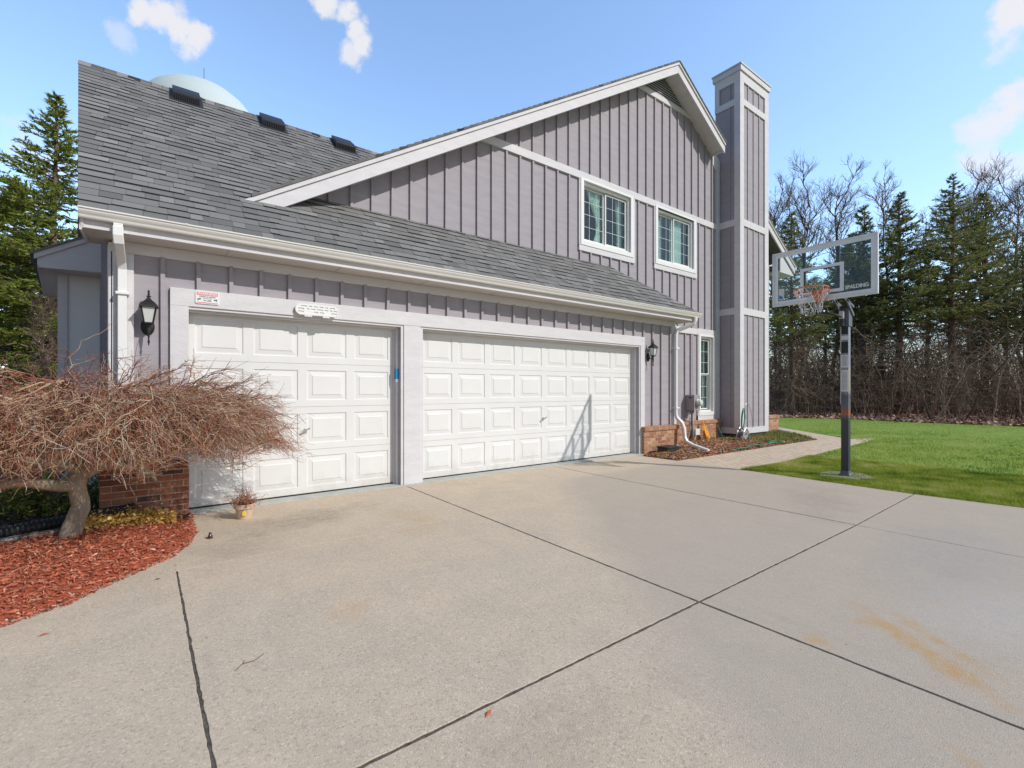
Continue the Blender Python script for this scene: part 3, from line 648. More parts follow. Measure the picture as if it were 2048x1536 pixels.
# --- soffit + fascia + gutter
t = MB(); t.box(-.60, -.50, 2.93, 9.74, .1, 2.945)
for x in np.arange(.6, 9.6, 1.22): t.box(x, -.485, 2.922, x + .008, -.16, 2.93, 0)
t.build('soffit', M_soff, H)
t = MB(); t.box(-.60, -.52, 2.925, 9.74, -.501, 3.10); t.box(-.62, -.52, 2.90, -.601, .0, 3.08); t.box(9.741, -.52, 2.925, 9.76, .5, 3.08); t.build('fascia', M_trim, H)
gp = [(-.521, 3.000), (-.575, 3.000), (-.583, 3.010), (-.590, 3.030), (-.602, 3.045), (-.612, 3.062), (-.614, 3.078), (-.625, 3.082), (-.625, 3.096), (-.600, 3.096), (-.600, 3.085), (-.521, 3.085)]
t = MB(); t.prism([(-.62, y, z) for y, z in gp], (10.43, 0, 0))
for x in np.arange(.2, 9.6, .85): t.box(x, -.627, 3.086, x + .02, -.60, 3.099)
t.build('gutter', M_gut, H)
# --- shingled roofs: courses of individual tabs
def shingles(mb, o, u, v, nrm, poly, course=.142, rise=.013, seed=1, wmin=.10, wmax=.30):
    rr = random.Random(seed); o, u, v, nrm = Vector(o), Vector(u), Vector(v), Vector(nrm)
    vs = [p[1] for p in poly]; k = 0; vv = min(vs)
    def span(t):
        xs = []
        for i in range(len(poly)):
            (x1, y1), (x2, y2) = poly[i], poly[(i + 1) % len(poly)]
            if (y1 <= t < y2) or (y2 <= t < y1): xs.append(x1 + (x2 - x1) * (t - y1) / (y2 - y1))
        return (min(xs), max(xs)) if len(xs) > 1 else None
    while vv < max(vs):
        v1 = min(vv + course, max(vs)); A = span(vv + .002); B = span(v1 - .002)
        if A is None or B is None: vv += course; continue
        x = A[0]; wob = rr.uniform(-.003, .003)
        while x < A[1] - .01:
            w = rr.uniform(wmin, wmax) ; xe = min(x + w, A[1])
            if A[1] - xe < .06: xe = A[1]
            f0 = (x - A[0]) / (A[1] - A[0]); f1 = (xe - A[0]) / (A[1] - A[0])
            # clip sides to slanted edges only for end tabs
            xa, xb = x, xe
            ta = max(B[0], x) if x <= A[0] + .001 else x; tb = xe
            if x <= A[0] + .001: ta = B[0]
            if xe >= A[1] - .001: tb = B[1]
            ta = min(max(ta, B[0]), B[1]); tb = min(max(tb, B[0]), B[1])
            thick = rise * (1.0 if rr.random() < .55 else .45)
            lo = -.012 if rr.random() < .5 else 0
            e = nrm * thick; dv = v * (vv + lo + wob)
            p = [o + u * xa + dv, o + u * xb + dv, o + u * tb + v * v1 + nrm * .0015, o + u * ta + v * v1 + nrm * .0015]
            q = [p[0] + e, p[1] + e]
            c = min(.95, max(.28, rr.gauss(.60 if thick == rise else .47, .13)))
            g_ = .0012
            q0 = q[0] + u * g_; q1 = q[1] - u * g_; t0, t1 = p[3] + u * g_, p[2] - u * g_; sh = .87 + rr.uniform(-.05, .08)
            m0 = q0.lerp(t0, sh); m1 = q1.lerp(t1, sh)
            mb.add([p[0] + u * g_, p[1] - u * g_, q1, q0, m1, m0], [(3, 2, 4, 5)], 0, c)
            mb.add([p[0] + u * g_, p[1] - u * g_, q1, q0, m1, m0, t1, t0], [(0, 1, 2, 3), (5, 4, 6, 7), (0, 3, 5), (1, 4, 2)], 0, .04)
            x = xe
        vv += course
LV = math.sqrt(1 + SL * SL)
vdir = Vector((0, 1, SL)) / LV; ndir = Vector((0, -SL, 1)) / LV
def pv(x, y): return (x, (y + .6) * LV)
r = MB()
main = [pv(-.62, -.60), pv(9.80, -.60), pv(7.98, .5), pv(6.2, 1.2), pv(6.2, RY), pv(-.967, RY)]
shingles(r, (0, -.6, 3.094), (1, 0, 0), vdir, ndir, main, seed=3)
ro = r.build('roof', M_shing, H)
r2 = MB()   # deck under tabs, rear slope, hip end
r2.prism([(-.60, -.585, 3.085), (9.78, -.585, 3.085), (7.97, .5, zroof(.5) - .02), (6.2, 1.2, zroof(1.2) - .02), (6.2, RY, RZ - .02), (-.95, RY, RZ - .02)], (0, .02, -.06))
r2.prism([(-.967, RY, RZ), (6.2, RY, RZ), (6.2, 6.3, RZ - SL * (6.3 - RY)), (-1.35, 6.3, RZ - SL * (6.3 - RY))], (0, -.02, -.06), 0, .5)
r2.prism([(9.80, -.60, 3.094), (9.80, .5, 3.094), (7.98, .5, 4.105)], (-.02, 0, -.03), 0, .45)
r2.build('roof_deck', M_shing, ro)
r3 = MB(); x = -.967   # ridge caps
while x < 4.2:
    r3.prism([(x, RY - .10, RZ - .085), (x, RY, RZ + .018), (x, RY + .10, RZ - .085), (x, RY + .10, RZ - .10), (x, RY, RZ + .004), (x, RY - .10, RZ - .10)], (.15, 0, 0), 0, random.random()); x += .14
r3.build('ridge_cap', M_shing, ro)
t = MB(); t.prism([(-.61, -.56, 3.06), (-.96, RY - .02, RZ - .07), (-.96, RY - .02, RZ - .22), (-.61, -.52, 2.92)], (.025, 0, 0))
t.build('rake_board', M_trim, H)
# gable roof
def gab(mb, off, th, x0, x1, y0, y1, m=0):
    # chevron slab between x0..x1, top offset 'off' below roof line, vertical thickness th
    if x0 < RX: mb.prism([(x0, y0, gtop(x0) - off), (RX, y0, RT - off), (RX, y0, RT - off - th), (x0, y0, gtop(x0) - off - th)], (0, y1 - y0, 0), m)
    if x1 > RX: mb.prism([(RX, y0, RT - off), (x1, y0, gtop(x1) - off), (x1, y0, gtop(x1) - off - th), (RX, y0, RT - off - th)], (0, y1 - y0, 0), m)
g = MB()
for sgn, xe in ((-1, .90), (1, 12.12)):
    # saw-tooth shingle edge: short overlapping courses
    L_ = abs(xe - RX); k = 0; s_ = 0
    while s_ < L_:
        a = RX + sgn * s_; b = RX + sgn * min(s_ + .123, L_)
        za, zb = RT - GS * abs(a - RX), RT - GS * abs(b - RX)
        g.prism([(a, .055, za - .002), (b, .055, zb + .014), (b, .055, zb - .03), (a, .055, za - .03)], (0, .6, 0), 0, random.gauss(.4, .15)); s_ += .123
gr = g.build('gable_roof', M_shing, H)
g = MB()
def zmain(x, y): return zroof(y)
g.prism([(.95, .60, gtop(.95) - .01), (RX, .60, RT - .01), (RX, 10.2, RT - .01), (.95, 10.2, gtop(.95) - .01)], (0, 0, -.04))
g.prism([(RX, .60, RT - .01), (16.4, .60, gtop(16.4) - .01), (16.4, 10.2, gtop(16.4) - .01), (RX, 10.2, RT - .01)], (0, 0, -.04))
g.prism([(14.1, .06, gtop(14.1)), (16.42, .06, gtop(16.42)), (16.42, .65, gtop(16.42)), (14.1, .65, gtop(14.1))], (0, 0, -.04))
g.build('roof_deck', M_shing, gr)
def rake(mb, y0, y1, o, th, x0, x1, cut=None):
    gab(mb, o, th, x0, x1, y0, y1)
g = MB()
# main fascia, clipped at the lower left where it dies into the garage roof
zf = zroof(.1) + .0
def fasc(mb, y0, y1, o, th, zcut):
    xl_t = RX - (RT - o - zcut) / GS; xl_b = RX - (RT - o - th - zcut) / GS
    mb.prism([(xl_t, y0, zcut), (RX, y0, RT - o), (RX, y0, RT - o - th), (xl_b, y0, zcut)], (0, y1 - y0, 0))
    mb.prism([(RX, y0, RT - o), (12.10, y0, gtop(12.10) - o), (12.10, y0, gtop(12.10) - o - th), (RX, y0, RT - o - th)], (0, y1 - y0, 0))
    mb.prism([(14.12, y0, gtop(14.12) - o), (16.40, y0, gtop(16.40) - o), (16.40, y0, gtop(16.40) - o - th), (14.12, y0, gtop(14.12) - o - th)], (0, y1 - y0, 0))
fasc(g, .10, .14, .095, .19, 3.735)
fasc(g, .072, .14, .030, .064, 3.72)
g.build('rake_fascia', M_trim, H, bevel=.003)
g = MB()
g.prism([(1.35, .14, gtop(1.35) - .21), (RX, .14, RT - .21), (RX, .5, RT - .21), (1.35, .5, gtop(1.35) - .21)], (0, 0, .02))
g.prism([(RX, .14, RT - .19), (12.10, .14, gtop(12.10) - .19), (12.10, .5, gtop(12.10) - .19), (RX, .5, RT - .19)], (0, 0, .02))
g.prism([(12.07, .141, gtop(12.07) - .05), (12.10, .141, gtop(12.10) - .05), (12.10, .5, gtop(12.10) - .05), (12.07, .5, gtop(12.07) - .05)], (0, 0, -.19))
g.prism([(12.101, .45, gtop(12.1) - .03), (12.46, .45, gtop(12.46) - .03), (12.46, .45, gtop(12.46) - .45), (12.101, .45, gtop(12.1) - .45)], (0, .045, 0))
g.build('rake_soffit', M_trim, H)
g = MB(); g.box(15.42, .14, gtop(16.4) - .36, 16.40, .55, gtop(16.4) - .33); g.prism([(15.45, .139, gtop(15.45) - .34), (16.40, .139, gtop(16.4) - .34), (15.45, .139, gtop(16.4) - .36)], (0, .03, 0))
g.box(16.37, .56, gtop(16.4) - .36, 16.40, 10, gtop(16.4) - .05); g.box(16.41, .1, gtop(16.4) - .16, 16.52, 10, gtop(16.4) - .04)
g.tube([(16.46, .3, 6.25 + (gtop(16.4) - 6.4)), (16.40, .3, 5.0 + .8), (15.9, .3, 5.45), (15.45, .36, 5.3), (15.1, .36, 5.2), (15.1, .36, .5)], .04, 6); g.build('eave_return', M_trim, H)
# horizontal band boards
t = MB(); t.box(4.45, YG - .045, 5.80, 12.30, YG, 5.952); t.box(9.44, YG - .045, 2.83, 11.37, YG, 2.985); t.box(11.37, YG - .047, 2.83, 12.34, YG, 3.0); t.box(9.456, YG - .04, .58, 9.50, YG, 2.83)
t.box(12.30, YG - .045, .55, 12.476, YG, 7.68)
t.prism([(9.0, YG - .045, 8.56), (10.95, YG - .045, 8.56), (11.14, YG - .045, 8.44), (8.8, YG - .045, 8.44)], (0, .045, 0))
t.build('band_board', M_trim, H, bevel=.003)
# louvre in the peak
lv = MB(); z = 8.58
while z < 9.04:
    hw = (RT - .20 - z) / GS - .03
    if hw > .03: lv.prism([(RX - hw, YG - .03, z), (RX + hw, YG - .03, z), (RX + hw, YG + .0, z + .035), (RX - hw, YG, z + .035)], (0, -.002, .012))
    z += .058
lv.build('gable_louvre', M_trim, H)
lv = MB(); lv.prism([(RX - .95, YG - .004, 8.56), (RX + .95, YG - .004, 8.56), (RX, YG - .004, RT - .22)], (0, .003, 0)); lv.build('louvre_backing', M_dark, H)
# --- chimney
CX0, CX1, CY0, CY1 = 12.48, 14.07, -.109, .60
c = MB(); c.box(CX0 + .02, CY0 + .02, .20, CX1 - .02, CY1, 10.0)
for x in (12.93, 13.25, 13.57): c.box(x - .022, CY0, .20, x + .022, CY0 + .02, 9.9)
c.box(CX0, .16, .20, CX0 + .02, .204, 9.9)
ch = c.build('chimney', M_sid, H)
c = MB()
def band(z0, z1, o=0):
    c.box(CX0 - .015, CY0 - .015, z0, CX1 + .015, CY0 + .018, z1); c.box(CX0 - .0145, CY0 + .0185, z0, CX0 + .018, CY1, z1); c.box(CX1 - .018, CY0 + .0185, z0, CX1 + .0145, CY1, z1)
for z0, z1 in ((.17, .33), (3.42, 3.60), (5.83, 6.01), (9.11, 9.28), (9.73, 9.99)): band(z0, z1)
for z0, z1 in ((.331, 3.419), (3.601, 5.829), (6.011, 9.109), (9.281, 9.729)):
    c.box(CX0 - .015, CY0 - .014, z0, CX0 + .19, CY0 + .018, z1); c.box(CX1 - .21, CY0 - .014, z0, CX1 + .015, CY0 + .018, z1)
    c.box(CX0 - .014, CY0 + .0185, z0, CX0 + .018, CY0 + .15, z1)
    if z0 > 8: c.box(CX0 - .014, CY1 - .13, z0, CX0 + .018, CY1 + .001, z1)
c.build('chimney_trim', M_trim, ch)
c = MB(); c.box(CX0 - .05, CY0 - .05, 9.98, CX1 + .05, CY1 + .05, 10.12); c.box(CX0 - .07, CY0 - .07, 10.125, CX1 + .07, CY1 + .07, 10.165); c.build('chimney_cap', M_trim, ch, bevel=.004)
c = MB(); c.box(CX0 + .03, CY0 + .03, .10, CX1 - .03, .5, .19); c.build('chimney_floor', M_dark, ch)
# --- left wing
w = MB()
w.prism([(-1.08, 2.0, 0), (-.60, 2.0, 0), (-.60, 2.0, 3.3), (-1.08, 2.0, 2.95)], (0, .1, 0))
w.prism([(-1.08, 2.1, 0), (-1.31, 4.1, 0), (-1.31, 4.1, 2.95), (-1.08, 2.1, 2.95)], (.1, 0, 0)); w.build('wing_wall', M_white, H)
w = MB(); w.box(-1.085, 1.965, .0, -.99, 1.999, 2.93); w.prism([(-1.225, 1.60, 3.02), (-.60, 1.60, 3.40), (-.60, 1.60, 2.91), (-1.21, 1.60, 2.89)], (0, .03, 0))
w.prism([(-1.245, 1.575, 3.055), (-.60, 1.575, 3.445), (-.60, 1.575, 3.375), (-1.245, 1.575, 2.985)], (0, .024, 0))
w.prism([(-1.225, 1.63, 2.90), (-.60, 1.63, 2.90), (-.60, 2.0, 2.90), (-1.08, 2.0, 2.90), (-1.30, 4.1, 2.90), (-1.50, 4.1, 2.90)], (0, 0, .02))
w.prism([(-1.225, 1.63, 2.89), (-1.52, 4.1, 2.89), (-1.52, 4.1, 3.03), (-1.225, 1.63, 3.03)], (.02, 0, 0)); w.build('wing_trim', M_trim, H)
w = MB(); w.prism([(-1.28, 1.56, 3.06), (-.56, 1.56, 3.49), (-.8, 4.2, 3.49), (-1.57, 4.2, 3.06)], (0, 0, -.03)); w.build('wing_roof', M_shing, H)
# --- windows
def window(name_, W_, y, cols_, rows_, kind='slider'):
    x0, z0, x1, z1 = W_; root = MB()
    root.box(x0 - .012, y - .055, z0 - .10, x1 + .012, y - .046 + .05, z0); root.box(x0 - .10, y - .055, z0 - .10, x0 - .0121, y + .001, z1 + .05); root.box(x1 + .0121, y - .055, z0 - .10, x1 + .10, y + .001, z1 + .05)
    root.box(x0 - .0118, y - .055, z1, x1 + .0118, y + .001, z1 + .05)
    root.box(x0 - .012, y + .001, z0, x0 + .03, y + .12, z1); root.box(x1 - .03, y + .001, z0, x1 + .012, y + .12, z1); root.box(x0 + .031, y + .001, z1 - .05, x1 - .031, y + .12, z1); root.box(x0 + .031, y + .001, z0, x1 - .031, y + .12, z0 + .04)
    wd = root.build('window', M_white, H, bevel=.004)
    t = MB(); t.box(x0 - .14, y - .04, z0 - .13, x0 - .101, y, z1 + .02); t.box(x1 + .101, y - .04, z0 - .13, x1 + .17, y, z1 + .02); t.box(x0 - .14, y - .041, z0 - .22, x1 + .17, y, z0 - .1005)
    t.build('window_casing', M_trim, wd)
    gx0, gx1, gz0, gz1 = x0 + .05, x1 - .05, z0 + .06, z1 - .07
    f = MB(); pn = MB(); mu = MB()
    if kind == 'slider':
        xm = (gx0 + gx1) / 2
        sashes = [(gx0, xm - .005, gz0, gz1, y + .085), (xm + .005, gx1, gz0, gz1, y + .05)]
    else:
        zm = (gz0 + gz1) / 2
        sashes = [(gx0, gx1, zm + .003, gz1, y + .05), (gx0, gx1, gz0, zm - .003, y + .085)]
    for a, b, l, h, yy in sashes:
        q = .028
        f.box(a, yy, l, a + q, yy + .03, h); f.box(b - q, yy, l, b, yy + .03, h); f.box(a + q, yy, l, b - q, yy + .03, l + q); f.box(a + q, yy, h - q, b - q, yy + .03, h)
        pn.box(a + q, yy + .012, l + q, b - q, yy + .016, h - q)
        for i in range(1, cols_): xx = a + q + (b - a - 2 * q) * i / cols_; mu.box(xx - .005, yy + .004, l + q, xx + .005, yy + .010, h - q)
        for i in range(1, rows_): zz = l + q + (h - l - 2 * q) * i / rows_; mu.box(a + q, yy + .0041, zz - .005, b - q, yy + .0099, zz + .005)
    f.build('sash', M_white, wd); pn.build('pane', M_glass, wd); mu.build('muntin', M_munt, wd)
    d = MB(); d.box(x0 - .3, y + 1.2, z0 - .3, x1 + .3, y + 1.25, z1 + .3); d.box(x0 - .3, y + .145, z0 - .3, x0 - .28, y + 1.2, z1 + .3); d.box(x1 + .28, y + .145, z0 - .3, x1 + .3, y + 1.2, z1 + .3)
    d.box(x0 - .28, y + .145, z1 + .28, x1 + .28, y + 1.2, z1 + .3); d.box(x0 - .28, y + .145, z0 - .3, x1 + .28, y + 1.2, z0 - .28); d.build('room_interior', M_dark, wd)
    return wd
def curtain(x0, x1, z0, z1, y, parent, m, pinch=0):
    n = 28; V = []; F = []
    for j in range(9):
        tz = j / 8; z = z0 + (z1 - z0) * tz
        for i in range(n + 1):
            s_ = i / n; xx = x0 + (x1 - x0) * s_
            if pinch: xx = x1 + (xx - x1) * (1 - pinch * (1 - abs(tz - .35) / .65) if tz > .35 else 1 - pinch * (.6 + .4 * tz / .35))
            V.append((xx, y + .02 * math.sin(s_ * 40), z))
    for j in range(8):
        for i in range(n): a = j * (n + 1) + i; F.append((a, a + 1, a + n + 2, a + n + 1))
    MB().add(V, F).build('curtain', m, parent, smooth=True)
w1 = window('w', W1, YG, 3, 4); w1['label'] = 'two-sash upstairs window with a drawn-back pale curtain'
curtain(7.40, 7.84, 4.6, 5.72, YG + .17, w1, M_curt, .80); curtain(8.35, 8.56, 4.55, 5.72, YG + .18, w1, M_curt, .3)
w2 = window('w', W2, YG, 3, 4); curtain(9.70, 10.05, 4.55, 5.74, YG + .18, w2, M_blind, .35); curtain(10.44, 10.95, 4.55, 5.74, YG + .17, w2, M_blind, 0)
w3 = window('w', W3, YG, 2, 3, 'hung'); curtain(11.95, 12.1, .8, 2.75, YG + .18, w3, M_blind, 0)
t = MB(); t.box(11.39, YG - .043, .56, 12.29, YG - .002, .665); t.build('sill_board', M_trim, w3)
# --- garage doors
def garage_door(x0, x1, ncol, name_, xh):
    z0, z1 = .03, 2.31; nr = 4; rh = (2.285 - z0) / nr
    mb = MB(); cw = (x1 - x0) / ncol
    for r_ in range(nr):
        a0 = z0 + r_ * rh + .0015; a1 = z0 + (r_ + 1) * rh - .0015
        V = []; F = []
        yb = 0.0
        # section edge lips
        for cidx in range(ncol):
            X0 = x0 + cidx * cw; X1 = X0 + cw
            px0 = X0 + (.055 if cidx else .075); px1 = X1 - (.055 if cidx < ncol - 1 else .075); pz0 = a0 + .085; pz1 = a1 - .085
            rings = [(X0, a0, X1, a1, 0.0), (px0, pz0, px1, pz1, 0.0), (px0 + .008, pz0 + .008, px1 - .008, pz1 - .008, .010), (px0 + .022, pz0 + .022, px1 - .022, pz1 - .022, .010),
                     (px0 + .065, pz0 + .065, px1 - .065, pz1 - .065, .0045), (px0 + .074, pz0 + .074, px1 - .074, pz1 - .074, -.001)]
            vs = []; fs = []
            for (a, b, c_, d, y) in rings: vs += [(a, y, b), (c_, y, b), (c_, y, d), (a, y, d)]
            for i in range(len(rings) - 1):
                for j in range(4): k = (j + 1) % 4; fs.append((i * 4 + j, i * 4 + k, i * 4 + 4 + k, i * 4 + 4 + j))
            l = (len(rings) - 1) * 4; fs.append((l, l + 1, l + 2, l + 3))
            mb.add(vs, fs)
        mb.box(x0, .0005, a0 - .0005, x1, .04, a0 + .002); mb.box(x0, .0005, a1 - .002, x1, .04, a1)
    mb.box(x0, .03, z0, x1, .045, z1)
    d = mb.build('garage_door', M_door, H)
    s_ = MB(); s_.box(x0, .001, .0125, x1, .035, z0 + .001); s_.build('bottom_seal', M_rubber, d)
    h = MB(); h.lathe((0, 0, 0), [(.018, 0), (.018, .02), (.010, .025), (.010, .045)], 12)
    h.v = [(xh + p[0], -p[2], .858 + p[1]) for p in h.v]
    h.bar((xh - .045, -.05, .838), (xh + .045, -.05, .878), .012, .022); h.build('door_handle', M_steel, d)
    return d
g1 = garage_door(.235, 2.705, 4, 'a', 1.505); g1['label'] = 'narrow white panelled garage door'
g2 = garage_door(3.125, 8.09, 8, 'b', 5.59); g2['label'] = 'wide white panelled garage door'
# --- downspouts
def rectpipe(mb, pts, w, d, m=0):
    for a, b in zip(pts[:-1], pts[1:]):
        v = (Vector(b) - Vector(a)).normalized()
        mb.bar(a, Vector(b) + v * .0, w, d, m, up=(0, -1, 0) if abs(v.z) > .6 else (0, 0, 1))
t = MB()
t.tube([(-.335, -.555, 3.0), (-.335, -.555, 2.90), (-.33, -.52, 2.83), (-.325, -.28, 2.70), (-.32, -.235, 2.62), (-.32, -.235, .80)], .052, 4, flat=.72)
for z in (2.36, 1.3): t.box(-.375, -.28, z, -.265, -.185, z + .03)
t.tube([(-.335, -.555, 2.97), (-.335, -.556, 2.89), (-.33, -.525, 2.815)], .057, 4, flat=.8)
t.build('downspout', M_white, H, bevel=.006)
t = MB()
P = [(9.62, -.56, 3.0), (9.62, -.56, 2.93), (9.60, -.53, 2.86), (9.38, -.27, 2.72), (9.345, -.245, 2.62), (9.345, -.245, .82), (9.36, -.26, .74), (9.41, -.36, .62), (9.42, -.40, .50), (9.42, -.42, .30), (9.425, -.47, .21), (9.44, -.62, .14), (9.45, -.98, .055)]
t.tube(P, [.054] * 13, 8, flat=.8)
for z in (2.3, .95): t.box(9.285, -.30, z, 9.405, -.185, z + .03)
t.build('downspout', M_white, H, smooth=False, bevel=0)
# --- roof vents
for (a, b) in ((.16, .48), (1.40, 1.72), (2.63, 2.95)):
    v = MB(); y0, y1 = 2.43, 2.74
    pr = [(y0, zroof(y0) + .02), (y0 - .02, zroof(y0) + .12), (y0 + .06, zroof(y0) + .20), (y1, zroof(y1) + .10), (y1 + .02, zroof(y1) + .01)]
    v.prism([(a - .02, y, z) for y, z in pr], (b - a + .04, 0, 0))
    v.prism([(a - .06, y0 - .07, zroof(y0 - .07) + .013), (b + .06, y0 - .07, zroof(y0 - .07) + .013), (b + .06, y1 + .05, zroof(y1 + .05) + .013), (a - .06, y1 + .05, zroof(y1 + .05) + .013)], (0, 0, .008))
    k = a
    vv = v.build('roof_vent', M_blackp, H, bevel=.006)
    f = MB()
    while k < b: f.bar((k + .01, y0 - .012, zroof(y0) + .03), (k + .01, y0 - .03, zroof(y0) + .105), .010, .012); k += .028
    f.build('vent_fins', M_black, vv)

# ================================================================ THINGS ON THE WALLS
def lantern(loc, label):
    x, y, z = loc     # z = bottom of glass body, y = lantern axis, wall at YW
    root = empty('wall_lantern', (x, YW, z), label, 'wall lantern', 'black lanterns beside the garage doors')
    b = MB(); b.tube([(x, YW - .022, z - .30), (x, YW - .022, z + .0)], .001, 4)
    b = MB(); n = 16
    pl = MB(); pl.lathe((0, 0, 0), [(.06, 0), (.06, .008), (.045, .018), (.02, .024)], 20, sy=1.5)
    pl.v = [(x - .01 + p[0], YW - p[2], z - .03 + p[1]) for p in pl.v]; pl.build('wall_plate', M_black, root, smooth=True)
    a = MB(); a.tube([(x, YW - .02, z - .03), (x, YW - .05, z - .06), (x, y + .02, z - .055), (x, y, z - .03), (x, y, z + .01)], .009, 8)
    a.lathe((x, y, z - .24), [(.001, 0), (.007, .008), (.003, .018), (.009, .03), (.011, .05), (.006, .065), (.012, .12), (.017, .18), (.010, .205), (.024, .215), (.012, .235)], 12); a.build('arm', M_black, root, smooth=True)
    f = MB(); r0, r1, h = .048, .075, .165
    f.lathe((x, y, z), [(.03, -.02), (.056, -.008), (.056, .004), (.03, .006)], 4, rot=math.pi / 4)
    f.lathe((x, y, z + h), [(.088, -.004), (.115, .000), (.112, .010), (.078, .045), (.04, .072), (.018, .10), (.012, .115)], 4, rot=math.pi / 4)
    f.lathe((x, y, z + h + .11), [(.022, 0), (.022, .008), (.006, .014), (.012, .03), (.007, .042), (.012, .052), (.002, .075)], 10)
    for i in range(4):
        an = math.pi / 4 + i * math.pi / 2
        f.bar((x + (r0 + .004) * math.cos(an), y + (r0 + .004) * math.sin(an), z), (x + (r1 + .012) * math.cos(an), y + (r1 + .012) * math.sin(an), z + h), .010, .010)
    f.build('lantern_frame', M_black, root, bevel=.0015)
    g_ = MB(); g_.lathe((x, y, z), [(r0 - .002, .006), (r1 + .004, h - .004)], 4, rot=math.pi / 4); g_.build('glass', M_lampg, root)
    bl = MB(); bl.lathe((x, y, z + .03), [(.012, 0), (.026, .03), (.028, .055), (.014, .09)], 12); bl.build('bulb', M_white, root, smooth=True)
lantern((-.105, -.275, 2.085), 'black carriage lantern at the left corner, beside the downspout and narrow garage door')
lantern((8.47, -.275, 2.11), 'black carriage lantern right of the wide garage door, above the brick base')
def text(body, size, loc, m, parent, name='lettering', face='y', bold=.0, sx=1.0, align='CENTER'):
    cu = bpy.data.curves.new('t', 'FONT'); cu.body = body; cu.size = size; cu.align_x = align; cu.align_y = 'CENTER'; cu.extrude = .0006; cu.offset = bold
    o = bpy.data.objects.new('t', cu); col(o)
    dg = bpy.context.evaluated_depsgraph_get(); me = bpy.data.meshes.new_from_object(o.evaluated_get(dg)); bpy.data.objects.remove(o)
    rot = Matrix(((1, 0, 0), (0, 0, -1), (0, 1, 0))) if face == 'y' else Matrix(((0, 0, -1), (-1, 0, 0), (0, 1, 0)))
    for v in me.vertices:
        c_ = Vector((v.co.x * sx, v.co.y, v.co.z)); v.co = rot @ c_ + Vector(loc) - rootloc(parent)
    me.materials.clear(); me.materials.append(m); q = bpy.data.objects.new(name, me); col(q); q.parent = parent
    return q
sg = empty('warning_sign', (.42, -.19, 2.345), 'small white and red metal warning sign on the garage header', 'sign')
def rrect(x0, z0, x1, z1, r_, n=5):
    o_ = []
    for cx, cz, a0 in ((x1 - r_, z1 - r_, 0), (x0 + r_, z1 - r_, 90), (x0 + r_, z0 + r_, 180), (x1 - r_, z0 + r_, 270)):
        for i in range(n + 1): a = R(a0 + 90 * i / n); o_.append((cx + r_ * math.cos(a), cz + r_ * math.sin(a)))
    return o_
b = MB(); b.xz(rrect(.306, 2.350, .532, 2.492, .014), -.199, -.1885); b.build('plate', M_white, sg)
b = MB(); b.xz(rrect(.318, 2.445, .520, 2.482, .004), -.2005, -.1992); b.xz(rrect(.318, 2.358, .520, 2.368, .002), -.2005, -.1992); b.build('red_bands', M_red, sg)
text('WARNING', .038, (.419, -.2011, 2.463), M_white, sg, bold=.0006, sx=1.0)
text('VIDEO & AUDIO', .0215, (.419, -.2001, 2.430), M_inkd, sg, bold=.0004)
text('SURVEILLANCE', .012, (.419, -.2001, 2.411), M_inkd, sg)
text('IN USE', .025, (.419, -.2001, 2.388), M_inkd, sg, bold=.0004)
for s_ in (-1, 1):
    b = MB(); cx = .419 + s_ * .078; b.xz([(cx - .018, 2.405), (cx + .014, 2.412), (cx + .018, 2.398), (cx - .014, 2.392)][::1], -.2005, -.1992); b.xz([(cx + s_ * .004, 2.392), (cx + s_ * .012, 2.392), (cx + s_ * .016, 2.378), (cx + s_ * .006, 2.395)], -.2006, -.1991); b.build('camera_icon', M_inkd, sg)
# plastic louvred grille over header
gl = empty('plastic_grille', (1.58, -.19, 2.32), 'white slotted plastic grille fixed on the header above the narrow garage door', 'grille')
b = MB(); x0, x1, z0, z1 = 1.335, 1.845, 2.325, 2.462
slots = []
def row(z, h, segs):
    for a, c_ in segs: slots.append((x0 + a * (x1 - x0), z, x0 + c_ * (x1 - x0), z + h))
row(2.428, .014, [(.12, .27), (.31, .38), (.42, .52), (.56, .66), (.70, .77), (.81, .94)])
row(2.392, .016, [(.06, .20), (.26, .32), (.36, .46), (.50, .64), (.68, .77), (.81, .87), (.90, .985)])
row(2.358, .014, [(.06, .20), (.43, .53), (.57, .67), (.84, .985)])
def hw(z):   # capsule-like outline
    t_ = abs(z - (z0 + z1) / 2) / ((z1 - z0) / 2); return .068 * (1 - math.sqrt(max(0, 1 - t_ * t_)))
zs = sorted(set([z0, z1] + [z0 + .012 * k for k in range(12)] + [s_[1] for s_ in slots] + [s_[3] for s_ in slots]))
zs = [z for z in zs if z0 <= z <= z1]
for a, c_ in zip(zs[:-1], zs[1:]):
    m_ = (a + c_) / 2; xa = x0 + hw(m_); xb = x1 - hw(m_) * .6; cuts = sorted([(s_[0], s_[2]) for s_ in slots if s_[1] < m_ < s_[3]])
    cur_ = xa
    for u_, w_ in cuts:
        if u_ > cur_: b.box(cur_, -.232, a, u_, -.222, c_)
        cur_ = max(cur_, w_)
    if xb > cur_: b.box(cur_, -.232, a, xb, -.222, c_)
b.build('front_panel', M_white, gl)
b = MB(); b.xz(rrect(x0 + .004, z0 + .002, x1 - .004, z1 - .002, .06, 8), -.2215, -.1895); b.build('back_tray', M_gut, gl)
for q0, q1 in ((1.44, 1.53), (1.66, 1.745)): b = MB(); b.box(q0, -.238, 2.304, q1, -.215, 2.334); b.build('clip', M_gut, gl)
